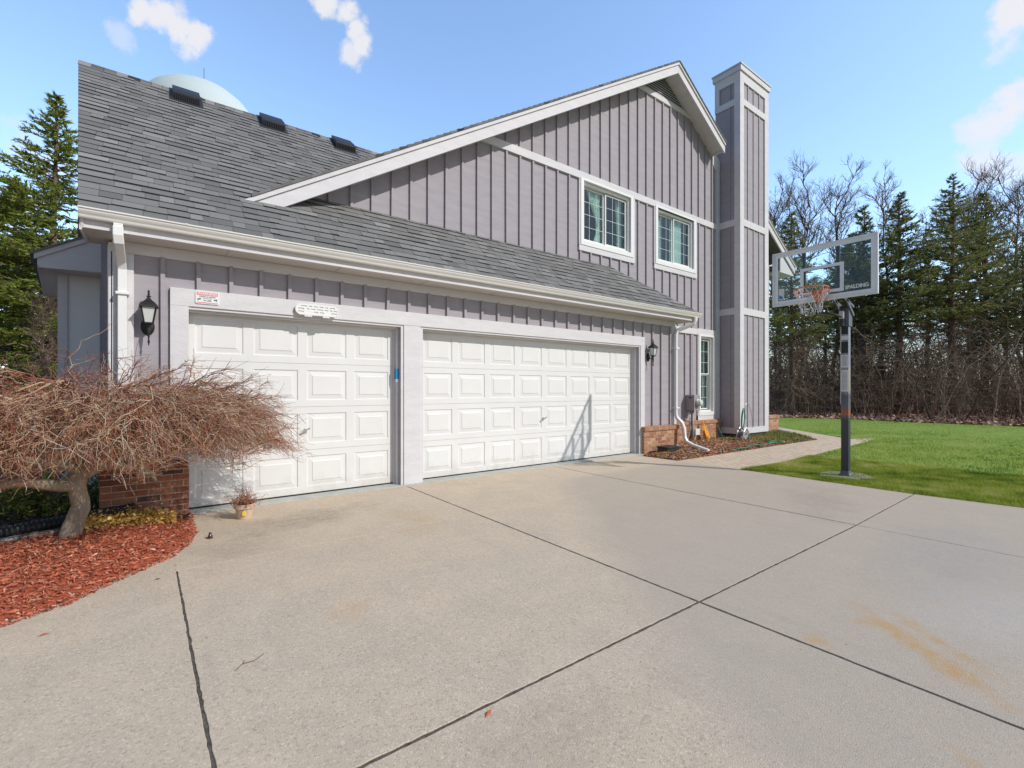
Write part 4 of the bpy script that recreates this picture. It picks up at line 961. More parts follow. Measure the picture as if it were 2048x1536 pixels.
# keypad on jamb
k = empty('keypad', (2.752, -.08, 1.47), 'small blue and white keypad on the side of the pillar between garage doors', 'keypad')
b = MB(); b.box(2.705, -.115, 1.535, 2.747, -.05, 1.685); b.build('cover', M_blue, k, bevel=.006)
b = MB(); b.box(2.712, -.112, 1.49, 2.7475, -.055, 1.534); b.build('keypad_body', M_white, k, bevel=.004)
# electric meter with conduit
mt = empty('electric_meter', (11.0, .46, .0), 'grey electric meter box with glass dial left of the narrow window', 'meter')
b = MB(); b.box(10.83, .22, .84, 11.10, .455, 1.24); b.build('box', M_beige, mt, bevel=.01)
b = MB(); b.lathe((0, 0, 0), [(.095, 0), (.095, .035), (.085, .04), (.08, .10), (.06, .115)], 20); b.v = [(10.985 + p[0], .22 - p[2], 1.04 + p[1]) for p in b.v]; b.build('dial', M_lampg, mt, smooth=True)
b = MB(); b.lathe((0, 0, 0), [(.102, 0), (.102, .03), (.09, .032)], 20); b.v = [(10.985 + p[0], .22 - p[2], 1.04 + p[1]) for p in b.v]; b.build('ring', M_steel, mt, smooth=True)
b = MB(); b.tube([(10.95, .34, .84), (10.95, .34, -.02)], .035, 10); b.build('conduit', M_beige, mt, smooth=True)
b = MB(); b.tube([(10.86, .36, .84), (10.86, .36, .5), (10.84, .36, .2), (10.70, .37, .12)], .012, 8); b.build('conduit', M_steel, mt, smooth=True)
b = MB(); b.tube([(10.80, .36, 1.16), (10.83, .30, 1.18)], .012, 6); b.build('bracket', M_black, mt)
b = MB(); b.box(11.0, .28, .20, 11.20, .39, .36); b.build('junction_box', M_gut, mt, bevel=.008)
b = MB(); b.tube([(11.20, .34, .30), (11.36, .36, .31), (11.44, .37, .27)], .008, 6); b.build('cable', M_black, mt)

# ================================================================ SMALL THINGS ON THE GROUND
# basketball hoop
PX, PY = 8.72, -3.735
bh = empty('basketball_hoop', (PX, PY, 0), 'pole-mounted basketball hoop with clear backboard at the lawn edge', 'basketball hoop')
def pole_mat():
    m = mat('pole_paint', (.05, .052, .06), .45); n, L, p = nodes(m); tcn = n.new('ShaderNodeTexCoord'); sp_ = n.new('ShaderNodeSeparateXYZ')
    L.new(tcn.outputs['Object'], sp_.inputs[0]); nz = n.new('ShaderNodeTexNoise'); nz.inputs['Scale'].default_value = 9; nz.inputs['Detail'].default_value = 6
    mp = n.new('ShaderNodeMapping'); mp.inputs['Scale'].default_value = (2, 2, .5); L.new(tcn.outputs['Object'], mp.inputs[0]); L.new(mp.outputs[0], nz.inputs[0])
    ad = n.new('ShaderNodeMath'); ad.operation = 'MULTIPLY_ADD'; ad.inputs[1].default_value = .16; L.new(nz.outputs[0], ad.inputs[0]); L.new(sp_.outputs[2], ad.inputs[2])
    mr = n.new('ShaderNodeMapRange'); mr.inputs[1].default_value = .08; mr.inputs[2].default_value = 3.08; L.new(ad.outputs[0], mr.inputs[0])
    cr = n.new('ShaderNodeValToRGB'); e = cr.color_ramp.elements
    e[0].position = 0; e[0].color = (.045, .048, .055, 1); e[1].position = 1; e[1].color = (.25, .27, .31, 1)
    for pos, c_ in ((.30, (.055, .058, .068)), (.322, (.15, .12, .09)), (.330, (.33, .12, .06)), (.356, (.30, .10, .06)), (.362, (.13, .14, .16)), (.43, (.10, .11, .13)), (.45, (.30, .28, .24)), (.56, (.32, .31, .29)), (.60, (.24, .26, .30))):
        q = e.new(pos); q.color = (*c_, 1)
    L.new(mr.outputs[0], cr.inputs[0]); L.new(cr.outputs[0], p.inputs['Base Color']); return m
M_pole = pole_mat()
b = MB(); b.box(PX - .052, PY - .052, .03, PX + .052, PY + .052, 2.60); b.build('pole', M_pole, bh, bevel=.012)
b = MB(); b.lathe((PX, PY, 0), [(.105, .0), (.105, .03), (.082, .05), (.080, .09)], 4, rot=math.pi / 4); b.build('base_collar', M_grey, bh, bevel=.004)
b = MB()
for z0_, z1_, m_ in ((1.73, 1.93, 0), (2.17, 2.235, 0), (1.35, 1.69, 0)): b = MB(); b.box(PX - .0545, PY - .046, z0_, PX - .0525, PY + .046, z1_); b.build('label', M_net, bh)
for q0, q1 in ((1.96, 2.14), (2.26, 2.42)): b = MB(); b.box(PX - .0542, PY - .050, q0, PX - .0522, PY + .050, q1); b.build('black_sticker', M_blackp, bh)
for z_, k_, d_ in ((1.76, 9, .018), (1.385, 14, .020)):
    b = MB()
    for i in range(k_): b.box(PX - .0555, PY - .036, z_ + i * d_, PX - .0546, PY + .03, z_ + .005 + i * d_)
    b.build('small_print', M_grey, bh)
BX = 8.35; BY0, BY1 = -4.255, -2.785; BZ0, BZ1 = 2.785, 3.685; BYc = (BY0 + BY1) / 2
b = MB(); b.box(BX + .004, BY0 + .02, BZ0 + .02, BX + .012, BY1 - .02, BZ1 - .02); bd = b.build('backboard', M_board, bh)
b = MB(); q = .03
b.box(BX - .012, BY0, BZ0, BX + .035, BY1, BZ0 + q); b.box(BX - .012, BY0, BZ1 - q, BX + .035, BY1, BZ1); b.box(BX - .012, BY0, BZ0 + q, BX + .035, BY0 + q, BZ1 - q); b.box(BX - .012, BY1 - q, BZ0 + q, BX + .035, BY1, BZ1 - q)
b.build('frame', M_frame, bd, bevel=.004)
b = MB(); e_ = BX + .0005; q2 = .055
def ring(a0, c0, a1, c1, w_):
    b.box(e_, a0, c0, e_ + .003, a1, c0 + w_); b.box(e_, a0, c1 - w_, e_ + .003, a1, c1); b.box(e_, a0, c0 + w_, e_ + .003, a0 + w_, c1 - w_); b.box(e_, a1 - w_, c0 + w_, e_ + .003, a1, c1 - w_)
ring(BY0 + .031, BZ0 + .031, BY1 - .031, BZ1 - .031, .055); ring(BYc - .305, BZ0 + .112, BYc + .305, BZ0 + .56, .05)
b.build('painted_lines', M_band, bd)
b = MB(); b.box(e_ - .002, BYc - .252, BZ0 + .165, e_ - .0005, BYc + .252, BZ0 + .171); b.box(e_ - .002, BYc - .252, BZ0 + .503, e_ - .0005, BYc + .252, BZ0 + .509); b.box(e_ - .002, BYc - .252, BZ0 + .171, e_ - .0005, BYc - .246, BZ0 + .503); b.box(e_ - .002, BYc + .246, BZ0 + .171, e_ - .0005, BYc + .252, BZ0 + .503); b.build('target_outline', M_blackp, bd)
text('SPALDING', .080, (BX - .001, BY0 + .262, BZ0 + .150), M_white, bd, face='x', bold=.0025, sx=.80)
b = MB(); b.xz(rrect(0, 0, .085, .19, .02), 0, .002); b.v = [(BX + .001 + y * .5, BY1 - .10 - x, BZ0 + .10 + z) for x, y, z in b.v]; b.build('decal', M_net, bd)
b = MB(); b.xz([(.005, .02), (.07, .02), (.07, .045), (.005, .09)], 0, .002); b.v = [(BX - .0005 + y * .5, BY1 - .10 - x, BZ0 + .10 + z) for x, y, z in b.v]; b.build('blue_mark', M_blue, bd)
for y in (BYc - .22, BYc + .26): b = MB(); b.box(BX + .036, y - .02, BZ0 + .02, BX + .066, y + .02, BZ1 - .02); b.build('rear_strut', M_black, bh)
b = MB()
for y in (PY - .075, PY + .075):
    b.bar((BX + .066, y, 2.86), (PX + .10, y, 2.56), .02, .05); b.bar((BX + .066, y, 2.80), (PX + .10, y, 2.70), .02, .04)
b.bar((BX + .07, BYc - .22, 2.84), (BX + .07, BYc + .26, 2.84), .03, .04)
b.box(PX - .075, PY - .066, 2.38, PX + .075, PY + .066, 2.66)
b.build('lift_arms', M_grey, bh, bevel=.003)
b = MB(); b.tube([(BX - .02, BYc + .1, 2.72), (BX + .0, BYc + .05, 2.62), (BX + .12, PY + .05, 2.55), (PX - .08, PY, 2.52)], .018, 6); b.tube([(PX - .11, PY + .02, 2.70), (PX - .11, PY + .02, 2.45)], .032, 10); b.tube([(PX - .11, PY + .02, 2.44), (PX - .12, PY + .02, 2.38)], .04, 10); b.build('height_adjuster', M_blackp, bh)
b = MB(); b.tube([(PX - .11, PY + .02, 2.62), (PX - .11, PY + .02, 2.50)], .036, 10); b.tube([(PX - .085, PY + .04, 2.40), (PX - .075, PY + .045, 1.15)], .006, 6); b.build('crank_rod', M_steel, bh)
RX_, RY_, RZ_, RR = BX - .15 - .235, BYc, 2.925, .2285
b = MB()
cp = [(RX_ + RR * math.cos(2 * math.pi * i / 32), RY_ + RR * math.sin(2 * math.pi * i / 32), RZ_) for i in range(33)]
b.tube(cp, .0095, 8, cap=False)
cp = [(RX_ + (RR + .002) * math.cos(a_), RY_ + (RR + .002) * math.sin(a_), RZ_ - .055) for a_ in [math.radians(-120 + 240 * i / 20) for i in range(21)]]
b.tube(cp, .007, 6)
for a_ in [math.radians(-100 + 200 * i / 8) for i in range(9)]: b.bar((RX_ + RR * math.cos(a_), RY_ + RR * math.sin(a_), RZ_), (RX_ + RR * math.cos(a_), RY_ + RR * math.sin(a_), RZ_ - .055), .006, .012)
b.box(BX - .17, RY_ - .07, RZ_ - .06, BX - .013, RY_ + .07, RZ_ + .004); b.prism([(BX - .15, RY_ - .065, RZ_ - .06), (BX - .013, RY_ - .065, RZ_ - .06), (BX - .013, RY_ - .065, RZ_ - .15), (BX - .08, RY_ - .065, RZ_ - .13)], (0, .13, 0))
rim = b.build('rim', M_rust, bh)
b = MB(); nn = 12
for i in range(nn):
    for s_ in (-1, 1):
        pts = []
        for k_ in range(8):
            t_ = k_ / 7; a_ = 2 * math.pi * (i + s_ * t_ * 1.9) / nn; rr_ = RR * (1 - .48 * t_ ** .8) ; pts.append((RX_ + rr_ * math.cos(a_) + .012 * math.sin(i * 3 + k_), RY_ + rr_ * math.sin(a_) + .012 * math.cos(i * 2 + k_), RZ_ - .36 * t_ - .02 * abs(math.sin(i * 1.7)) * t_))
        b.tube(pts, .0032, 4)
b.build('net', M_net, rim)
pd = MB(); 
pdp = [(8.40, -3.50), (8.50, -3.95), (8.85, -4.08), (9.12, -3.85), (9.15, -3.6), (8.95, -3.42), (8.6, -3.38)]
pd.prism([(x, y, -.06) for x, y in pdp], (0, 0, .075)); tag(pd.build('pole_footing', M_pad, bevel=.01), 'rough concrete footing in the grass under the basketball pole', 'footing')
# flower pot with dead plant
pt = empty('flower_pot', (.72, -.74, 0), 'beige plastic pot with dried dead plant in front of the narrow garage door', 'flower pot')
b = MB(); b.lathe((.72, -.74, 0), [(.070, .0), (.088, .10), (.092, .112), (.104, .114), (.108, .158), (.100, .160), (.096, .120), (.060, .118)], 28); b.build('pot', M_terr, pt, smooth=False, bevel=.001)
b = MB(); b.lathe((.72, -.74, .12), [(.094, 0), (.06, .012), (.0, .015)], 20); b.build('potting_soil', M_dirt, pt)
b = MB(); 
ca = math.radians(258)
for i in range(7):
    a0_ = ca - .20 + i * .055; b.add([(.72 + .0905 * math.cos(a0_), -.74 + .0905 * math.sin(a0_), .045), (.72 + .0905 * math.cos(a0_ + .055), -.74 + .0905 * math.sin(a0_ + .055), .045), (.72 + .0945 * math.cos(a0_ + .055), -.74 + .0945 * math.sin(a0_ + .055), .095), (.72 + .0945 * math.cos(a0_), -.74 + .0945 * math.sin(a0_), .095)], [(0, 1, 2, 3)])
b.build('sticker', M_yellow, pt)
B = 170; P = np.zeros((B, 6, 3)); base = np.stack([.72 + rng.normal(0, .04, B), -.74 + rng.normal(0, .04, B), np.full(B, .125)], 1); az = rng.uniform(0, 6.28, B); sp_ = rng.uniform(.05, .19, B); hh = rng.uniform(.02, .14, B)
hh = np.where(np.abs(az - .6) < .8, hh + .08, hh)
for k_ in range(6):
    t_ = k_ / 5; P[:, k_] = base + np.stack([np.cos(az + t_) * sp_ * t_, np.sin(az + t_) * sp_ * t_, hh * np.sin(t_ * 2.2)], 1) + rng.normal(0, .006, (B, 3)) * (k_ > 0)
V, F, pf = tubes_np(P, np.linspace(.0028, .0012, 6)[None].repeat(B, 0)); npmesh('dead_stems', V, F, M_twig, pt, rnd=np.repeat(rng.random(B) * .6, pf))
# small insulator-like cap
b = MB(); b.lathe((.365, -1.33, .001), [(.024, 0), (.026, .006), (.012, .012), (.021, .018), (.022, .024), (.011, .03), (.014, .046), (.005, .055)], 16); tag(b.build('ceramic_knob', M_brown, smooth=True), 'small glossy brown knob lying on the driveway near the red mulch', 'knob')
# black valve box
vb = empty('bait_box', (8.62, -.50, .04), 'black plastic bait box beside the brick base of the garage', 'bait box')
b = MB(); b.xz(rrect(8.44, .035, 8.84, .155, .03), -.66, -.40); b.build('box_body', M_blackp, vb, bevel=.01)
b = MB(); b.xz(rrect(8.425, .145, 8.855, .175, .012), -.675, -.385); b.build('box_lid', M_blackp, vb, bevel=.008)
# concrete splash block / pipe by the far brick
b = MB(); b.prism([(15.2, -.25, .02), (15.35, -.20, .02), (15.9, .55, .05), (15.75, .60, .05)], (0, 0, .05)); b.bar((15.22, -.22, .08), (15.78, .58, .11), .02, .04); b.bar((15.35, -.22, .08), (15.90, .54, .11), .02, .04)
tag(b.build('splash_block', M_white), 'white plastic splash block draining beside the far brick corner', 'splash block')
# orange bag
og = MB(); vs = []; n_ = 10
for j in range(8):
    t_ = j / 7; rr_ = .10 * math.sin(math.pi * (.12 + .80 * t_)) ** .7 * (1.0 - .45 * t_)
    for i in range(n_):
        a_ = 2 * math.pi * i / n_; wob = 1 + .28 * math.sin(3 * a_ + j); vs.append((11.45 - .10 * t_ + rr_ * wob * math.cos(a_) * 1.1, .20 + .10 * t_ + rr_ * wob * .7 * math.sin(a_), .02 + .50 * t_))
fs = [(j * n_ + i, j * n_ + (i + 1) % n_, (j + 1) * n_ + (i + 1) % n_, (j + 1) * n_ + i) for j in range(7) for i in range(n_)]
og.add(vs, fs + [tuple(range(7 * n_, 8 * n_))]); tag(og.build('orange_bag', M_orange), 'crumpled orange bag leaning on the brick corner below the chimney', 'bag')
# hose reel with green hose
hr = empty('hose_reel', (11.95, -.42, .05), 'grey hose reel with looped green hose standing at the chimney foot', 'hose reel')
b = MB()
for y in (-.52, -.36):
    b.tube([(11.78, y, .03), (11.86, y, .30), (11.98, y, .40), (12.10, y, .30), (12.16, y, .03)], .012, 6); b.tube([(11.84, y, .24), (12.12, y, .24)], .012, 6)
b.tube([(11.98, -.55, .26), (11.98, -.33, .26)], .02, 8); b.build('reel_frame', M_steel, hr)
b = MB(); b.lathe((0, 0, 0), [(.13, 0), (.13, .012), (.06, .014), (.06, .14), (.13, .142), (.13, .155)], 20); b.v = [(11.98 + p[0], -.36 - p[2], .24 + p[1]) for p in b.v]; b.build('drum', M_beige, hr)
b = MB()
def loop(cx, cy, cz, rx, rz, tilt, n=24, a0=0, a1=360, rad=.012, mb=b):
    mb.tube([(cx + rx * math.cos(R(a0 + (a1 - a0) * i / n)) + tilt * math.sin(R(a0 + (a1 - a0) * i / n)), cy, cz + rz * math.sin(R(a0 + (a1 - a0) * i / n))) for i in range(n + 1)], rad, 6)
loop(12.02, -.42, .62, .075, .27, .03); loop(12.0, -.44, .60, .06, .24, .03)
b.tube([(12.02, -.43, .36), (12.08, -.43, .28), (12.2, -.46, .12), (12.3, -.5, .06)], .012, 6); b.build('hose_loop', M_green, hr)
b = MB(); loop(12.28, -.44, .66, .17, .36, -.10, a0=-60, a1=190, rad=.007, mb=b); b.build('wire_loop', M_steel, hr)
b = MB(); pts = [(10.75, -.62, .07), (10.45, -.85, .055), (10.35, -1.05, .05), (10.6, -1.16, .05), (10.95, -1.14, .05), (11.2, -1.04, .05), (11.5, -1.10, .05), (11.3, -1.18, .05), (11.55, -1.13, .05), (12.0, -1.08, .05), (12.4, -1.10, .05), (12.1, -1.02, .055), (12.5, -.96, .055), (12.9, -1.0, .05), (13.3, -.92, .05), (12.9, -.85, .055), (12.6, -.8, .06)]
def cr_(pts, k=6):
    o_ = []; P_ = [Vector(p) for p in pts]; P_ = [P_[0]] + P_ + [P_[-1]]
    for i in range(1, len(P_) - 2):
        for j in range(k):
            t_ = j / k; a_, b_, c_, d_ = P_[i - 1:i + 3]; o_.append(.5 * ((2 * b_) + (c_ - a_) * t_ + (2 * a_ - 5 * b_ + 4 * c_ - d_) * t_ * t_ + (3 * b_ - a_ - 3 * c_ + d_) * t_ ** 3))
    return o_ + [P_[-2]]
b.tube(cr_(pts), .013, 6); tag(b.build('garden_hose', M_green, smooth=True), 'green garden hose snaking over the bed towards the paver path', 'hose')
b = MB(); b.tube(cr_([(11.62, .05, .45), (11.66, -.05, .2), (11.68, -.12, .05), (11.75, -.3, .05)]), .012, 6); tag(b.build('garden_hose', M_green, smooth=True), 'short green hose end hanging beside the orange bag', 'hose')
# corrugated drain pipe
cp = MB(); a_, b_ = Vector((-1.50, -.66, .11)), Vector((-.22, .02 - .32, .16)); pts = []; rad = []
n_ = 120
for i in range(n_):
    t_ = i / (n_ - 1); pts.append(a_.lerp(b_, t_) + Vector((0, .03 * math.sin(t_ * 3), .0))); rad.append(.055 if i % 3 else .047)
cp.tube(pts, rad, 14); tag(cp.build('corrugated_hose', M_blackp, smooth=False), 'black corrugated drain pipe lying behind the maple trunk', 'pipe')
b = MB(); b.obox((-1.25, -.66, .06), (.50, .13, 0), (-.012, .05, 0), (0, 0, .035)); tag(b.build('edging_stone', M_stone, bevel=.012), 'grey edging stone lying left of the maple trunk', 'stone')
# twig + leaves on driveway
b = MB(); b.tube([(.99, -3.70, .004), (1.05, -3.66, .006), (1.12, -3.62, .004), (1.17, -3.57, .005)], .002, 4); b.tube([(1.05, -3.66, .006), (1.03, -3.60, .004)], .0015, 4)
b = MB(); b.tube([(.29, -3.84, .003), (.33, -3.80, .006), (.38, -3.80, .003), (.43, -3.76, .004)], .002, 4); b.tube([(.33, -3.80, .006), (.34, -3.77, .004)], .0015, 4); tag(b.build('fallen_twig', M_btwig), 'thin forked twig lying on the middle driveway slab', 'twig')
def fleaf(x, y, s_, ang, label, m=M_chip, r_=.3):
    b = MB(); c_, q_ = math.cos(ang) * s_, math.sin(ang) * s_
    b.add([(x - c_, y - q_, .002), (x - q_ * .3, y + c_ * .3, .008), (x + c_, y + q_, .003), (x + q_ * .35, y - c_ * .35, .006), (x - c_ * .2, y - q_ * .2, .010)], [(0, 4, 1), (1, 4, 2), (2, 4, 3), (3, 4, 0)], 0, r_); return tag(b.build('fallen_leaf', m), label, 'leaf', 'leaves on the driveway')
fleaf(1.12, -4.84, .03, .5, 'small red-brown leaf stuck at the joint in the foreground')
fleaf(-.53, -2.80, .028, .1, 'flat reddish chip on the driveway at far left below the mulch edge')
fleaf(-.02, -2.22, .022, .2, 'curled brown leaf at the end of the short driveway joint', r_=.0)
# loose crumbs on the driveway
n = 420; x = rng.uniform(-.5, 6, n); y = rng.uniform(-5.6, -.3, n); k_ = rng.random(n) < np.exp(-((x - .6) ** 2) / 6); x, y = x[k_], y[k_]; n = len(x); s_ = rng.uniform(.002, .006, n)
c = np.stack([x, y, np.full(n, .003)], 1); a = rng.uniform(0, 6.28, n); d1 = np.stack([np.cos(a), np.sin(a), a * 0], 1) * s_[:, None]; d2 = np.stack([-np.sin(a), np.cos(a), a * 0 + .4], 1) * s_[:, None] * .7
tag(npmesh('grit', np.stack([c - d1, c - d2, c + d1, c + d2], 1).reshape(-1, 3), np.arange(4 * n).reshape(-1, 4), M_chipold, rnd=rng.random(n)), 'scattered grit and mulch crumbs on the driveway', 'grit', kind='stuff')

# ================================================================ JAPANESE MAPLE
mp_ = empty('weeping_maple', (-.65, -.78, 0), 'small bare weeping maple with sinuous pale trunk and tangled red twigs', 'tree')
tk = MB()
tk.tube(cr_([(-.66, -.78, -.03), (-.655, -.78, .06), (-.62, -.78, .20), (-.58, -.78, .34), (-.60, -.78, .46), (-.60, -.79, .58), (-.57, -.80, .68)], 5), [.155, .128, .108, .094, .086] + [.078] * 5 + [.071] * 5 + [.064] * 5 + [.062] * 5 + [.066] * 5 + [.055], 16)
tk.tube(cr_([(-.60, -.79, .52), (-.75, -.86, .55), (-.95, -.95, .62), (-1.2, -1.0, .60), (-1.6, -1.0, .70)], 5), list(np.linspace(.055, .035, 21)), 10)
tk.tube(cr_([(-.59, -.80, .60), (-.42, -.84, .69), (-.2, -.80, .66), (.05, -.74, .74), (.32, -.68, .92)], 5), list(np.linspace(.055, .022, 21)), 10)
tk.tube(cr_([(-.58, -.80, .64), (-.68, -.95, .74), (-.85, -1.2, .82), (-1.1, -1.5, .98)], 5), list(np.linspace(.045, .02, 16)), 10)
tk.tube(cr_([(-.57, -.80, .64), (-.45, -.98, .78), (-.25, -1.22, .90), (0, -1.45, 1.05)], 5), list(np.linspace(.045, .018, 16)), 10)
tk.tube(cr_([(-.57, -.79, .66), (-.5, -.6, .85), (-.35, -.42, 1.05), (-.1, -.38, 1.22)], 5), list(np.linspace(.040, .015, 16)), 10)
tk.tube(cr_([(-.57, -.79, .66), (-.72, -.6, .85), (-1.0, -.5, 1.05)], 5), list(np.linspace(.040, .015, 11)), 10)
tk.tube(cr_([(-.18, -.80, .66), (-.10, -.88, .62), (-.04, -.94, .52)], 4), list(np.linspace(.03, .012, 9)), 8)
tk.build('trunk', M_mbark, mp_, smooth=True)
def maple():
    parts = []
    nl = 70
    cx, cy, cz = -.55, -.80, .66
    prim = []; n = 14
    for i in range(nl):
        az = 2 * math.pi * (i + rng.uniform(-.3, .3)) / nl
        ex = 1.60 if math.cos(az) > 0 else 1.75; ey = .95 if math.sin(az) < 0 else .52
        reach = rng.uniform(.80, 1.0); rx, ry = ex * reach, ey * reach
        if abs(math.sin(az)) < .35 and math.cos(az) > 0: rx *= 1.0
        top_ = rng.uniform(.45, .88); end = rng.uniform(.16, .52)
        P = np.zeros((n, 3))
        for k in range(n):
            t = k / (n - 1); rad = t ** .85
            z = cz + top_ * math.sin(min(1, t * 1.35) * math.pi / 2) - (max(0, t - .45) / .55) ** 1.7 * (top_ - end)
            P[k] = (cx + rx * rad * math.cos(az + .25 * math.sin(t * 5 + i)), cy + ry * rad * math.sin(az + .25 * math.sin(t * 5 + i)), z)
        P[1:] += rng.normal(0, .02, (n - 1, 3)); prim.append(P)
    prim = np.array(prim); R_ = np.linspace(.016, .003, n)[None].repeat(nl, 0) * rng.uniform(.7, 1.2, (nl, 1))
    V, F, pf = tubes_np(prim, R_, 5); parts.append((V, F, np.repeat(rng.uniform(.45, .8, nl), pf)))
    def children(par, per, l0, l1, n, r0, r1, out_w, droop, lo=2, rr=(0, 1), jit=.02, up=.0):
        B = len(par) * per; src = np.repeat(np.arange(len(par)), per); m = par.shape[1]
        f = rng.uniform(lo, m - 1.01, B); k = f.astype(int); fr = (f - k)[:, None]
        st = par[src, k] * (1 - fr) + par[src, k + 1] * fr; tan = par[src, k + 1] - par[src, k]; tan /= np.linalg.norm(tan, axis=1, keepdims=True) + 1e-9
        rd = rng.normal(0, 1, (B, 3)); rd /= np.linalg.norm(rd, axis=1, keepdims=True)
        rad = st - np.array([cx, cy, st[:, 2].mean()]); rad[:, 2] = 0; rad /= np.linalg.norm(rad, axis=1, keepdims=True) + 1e-9
        d = tan * .8 + rd * .75 + rad * out_w; d[:, 2] += up; d /= np.linalg.norm(d, axis=1, keepdims=True)
        L_ = rng.uniform(l0, l1, B); C = np.zeros((B, n, 3)); curv = rng.normal(0, .35, (B, 3))
        for q in range(n):
            t = q / (n - 1); C[:, q] = st + d * (L_ * t)[:, None] + curv * (L_ * t * t)[:, None] * .5 + np.array([0, 0, -1]) * (L_ * t ** 2 * droop)[:, None]
        C[:, 1:] += rng.normal(0, jit, (B, n - 1, 3)) * L_[:, None, None]
        C[:, :, 1] = np.minimum(C[:, :, 1], np.where(C[:, :, 0] > .25, -.12, -.27)); C[:, :, 2] = np.maximum(C[:, :, 2], .74 + .12 * np.sin(C[:, :, 0] * 9) * .5 + rng.uniform(-.10, .10, (B, 1)))
        Rr = (np.linspace(r0, r1, n)[None] * rng.uniform(.8, 1.25, (B, 1)))
        V, F, pf = tubes_np(C, Rr, 3); parts.append((V, F, np.repeat(np.clip(rng.uniform(rr[0], rr[1], B), 0, 1), pf))); return C
    s1 = children(prim, 17, .22, .50, 7, .0055, .0022, .3, .25, rr=(.15, .95), jit=.05)
    s2 = children(s1, 6, .12, .30, 6, .0026, .0013, .35, .35, lo=1, rr=(0, .9), jit=.06)
    s3 = children(s2[rng.permutation(len(s2))[:5200]], 2, .07, .20, 4, .0017, .0009, .3, .3, lo=1, rr=(0, .7), jit=.06)
    hi = prim[[i for i in range(nl) if prim[i][:, 2].max() > 1.3]]
    s4 = children(hi, 5, .25, .55, 7, .0045, .0018, .4, .05, rr=(0, .3), up=.5); children(s4, 5, .08, .22, 4, .002, .0012, .3, .1, lo=2, rr=(0, .3))
    V, F, r = joinnp(parts)
    npmesh('twigs', V, F, M_twig, mp_, rnd=r)
maple()
# yellow-tan low foliage at maple foot
n = 3800; x = rng.uniform(-.62, .12, n); y = -.50 + rng.normal(0, .10, n) - (x + .3) * .12; z = zL(x, y) + rng.gamma(2, .018, n); a = rng.uniform(0, 6.28, n); s_ = rng.uniform(.008, .020, n)
c = np.stack([x, y, z], 1); d1 = np.stack([np.cos(a), np.sin(a), rng.normal(0, .6, n)], 1) * s_[:, None]; d2 = np.stack([-np.sin(a), np.cos(a), rng.normal(0, .6, n)], 1) * s_[:, None] * .7
tag(npmesh('yellow_groundcover', np.stack([c - d1, c - d2, c + d1, c + d2], 1).reshape(-1, 3), np.arange(4 * n).reshape(-1, 4), M_yel, rnd=rng.random(n)), 'low yellow-leaved ground cover at the foot of the dark brick', 'ground cover', kind='stuff')

sh_ = empty('evergreen_shrub', (-1.0, .45, 0), 'low dark green shrub in the shade behind the maple trunk', 'shrub')
n = 46; P = np.zeros((n, 6, 3)); az = rng.uniform(0, 6.28, n); ln = rng.uniform(.25, .75, n); b0 = np.array([-1.0, .45, .02]) + rng.normal(0, 1, (n, 3)) * np.array([.28, .16, 0])
for k in range(6):
    t_ = k / 5; P[:, k] = b0 + np.stack([np.cos(az) * ln * t_ * .55, np.sin(az) * ln * t_ * .4, ln * t_ * (1 - .25 * t_)], 1)
P[:, 1:] += rng.normal(0, .02, (n, 5, 3)); V, F, pf = tubes_np(P, np.linspace(.012, .003, 6)[None].repeat(n, 0), 4); npmesh('stems', V, F, M_btwig, sh_, rnd=np.full(len(F), .3))
m_ = 2600; si = rng.integers(0, n, m_); ki = rng.integers(2, 6, m_); c = P[si, ki] + rng.normal(0, .045, (m_, 3)); d1 = rng.normal(0, 1, (m_, 3)); d1 /= np.linalg.norm(d1, axis=1, keepdims=True); d2 = np.cross(d1, rng.normal(0, 1, (m_, 3))); d2 /= np.linalg.norm(d2, axis=1, keepdims=True)
d1 *= .026; d2 *= .010; npmesh('leaves', np.stack([c - d1, c - d2, c + d1, c + d2], 1).reshape(-1, 3), np.arange(4 * m_).reshape(-1, 4), M_need2, sh_, rnd=rng.random(m_))
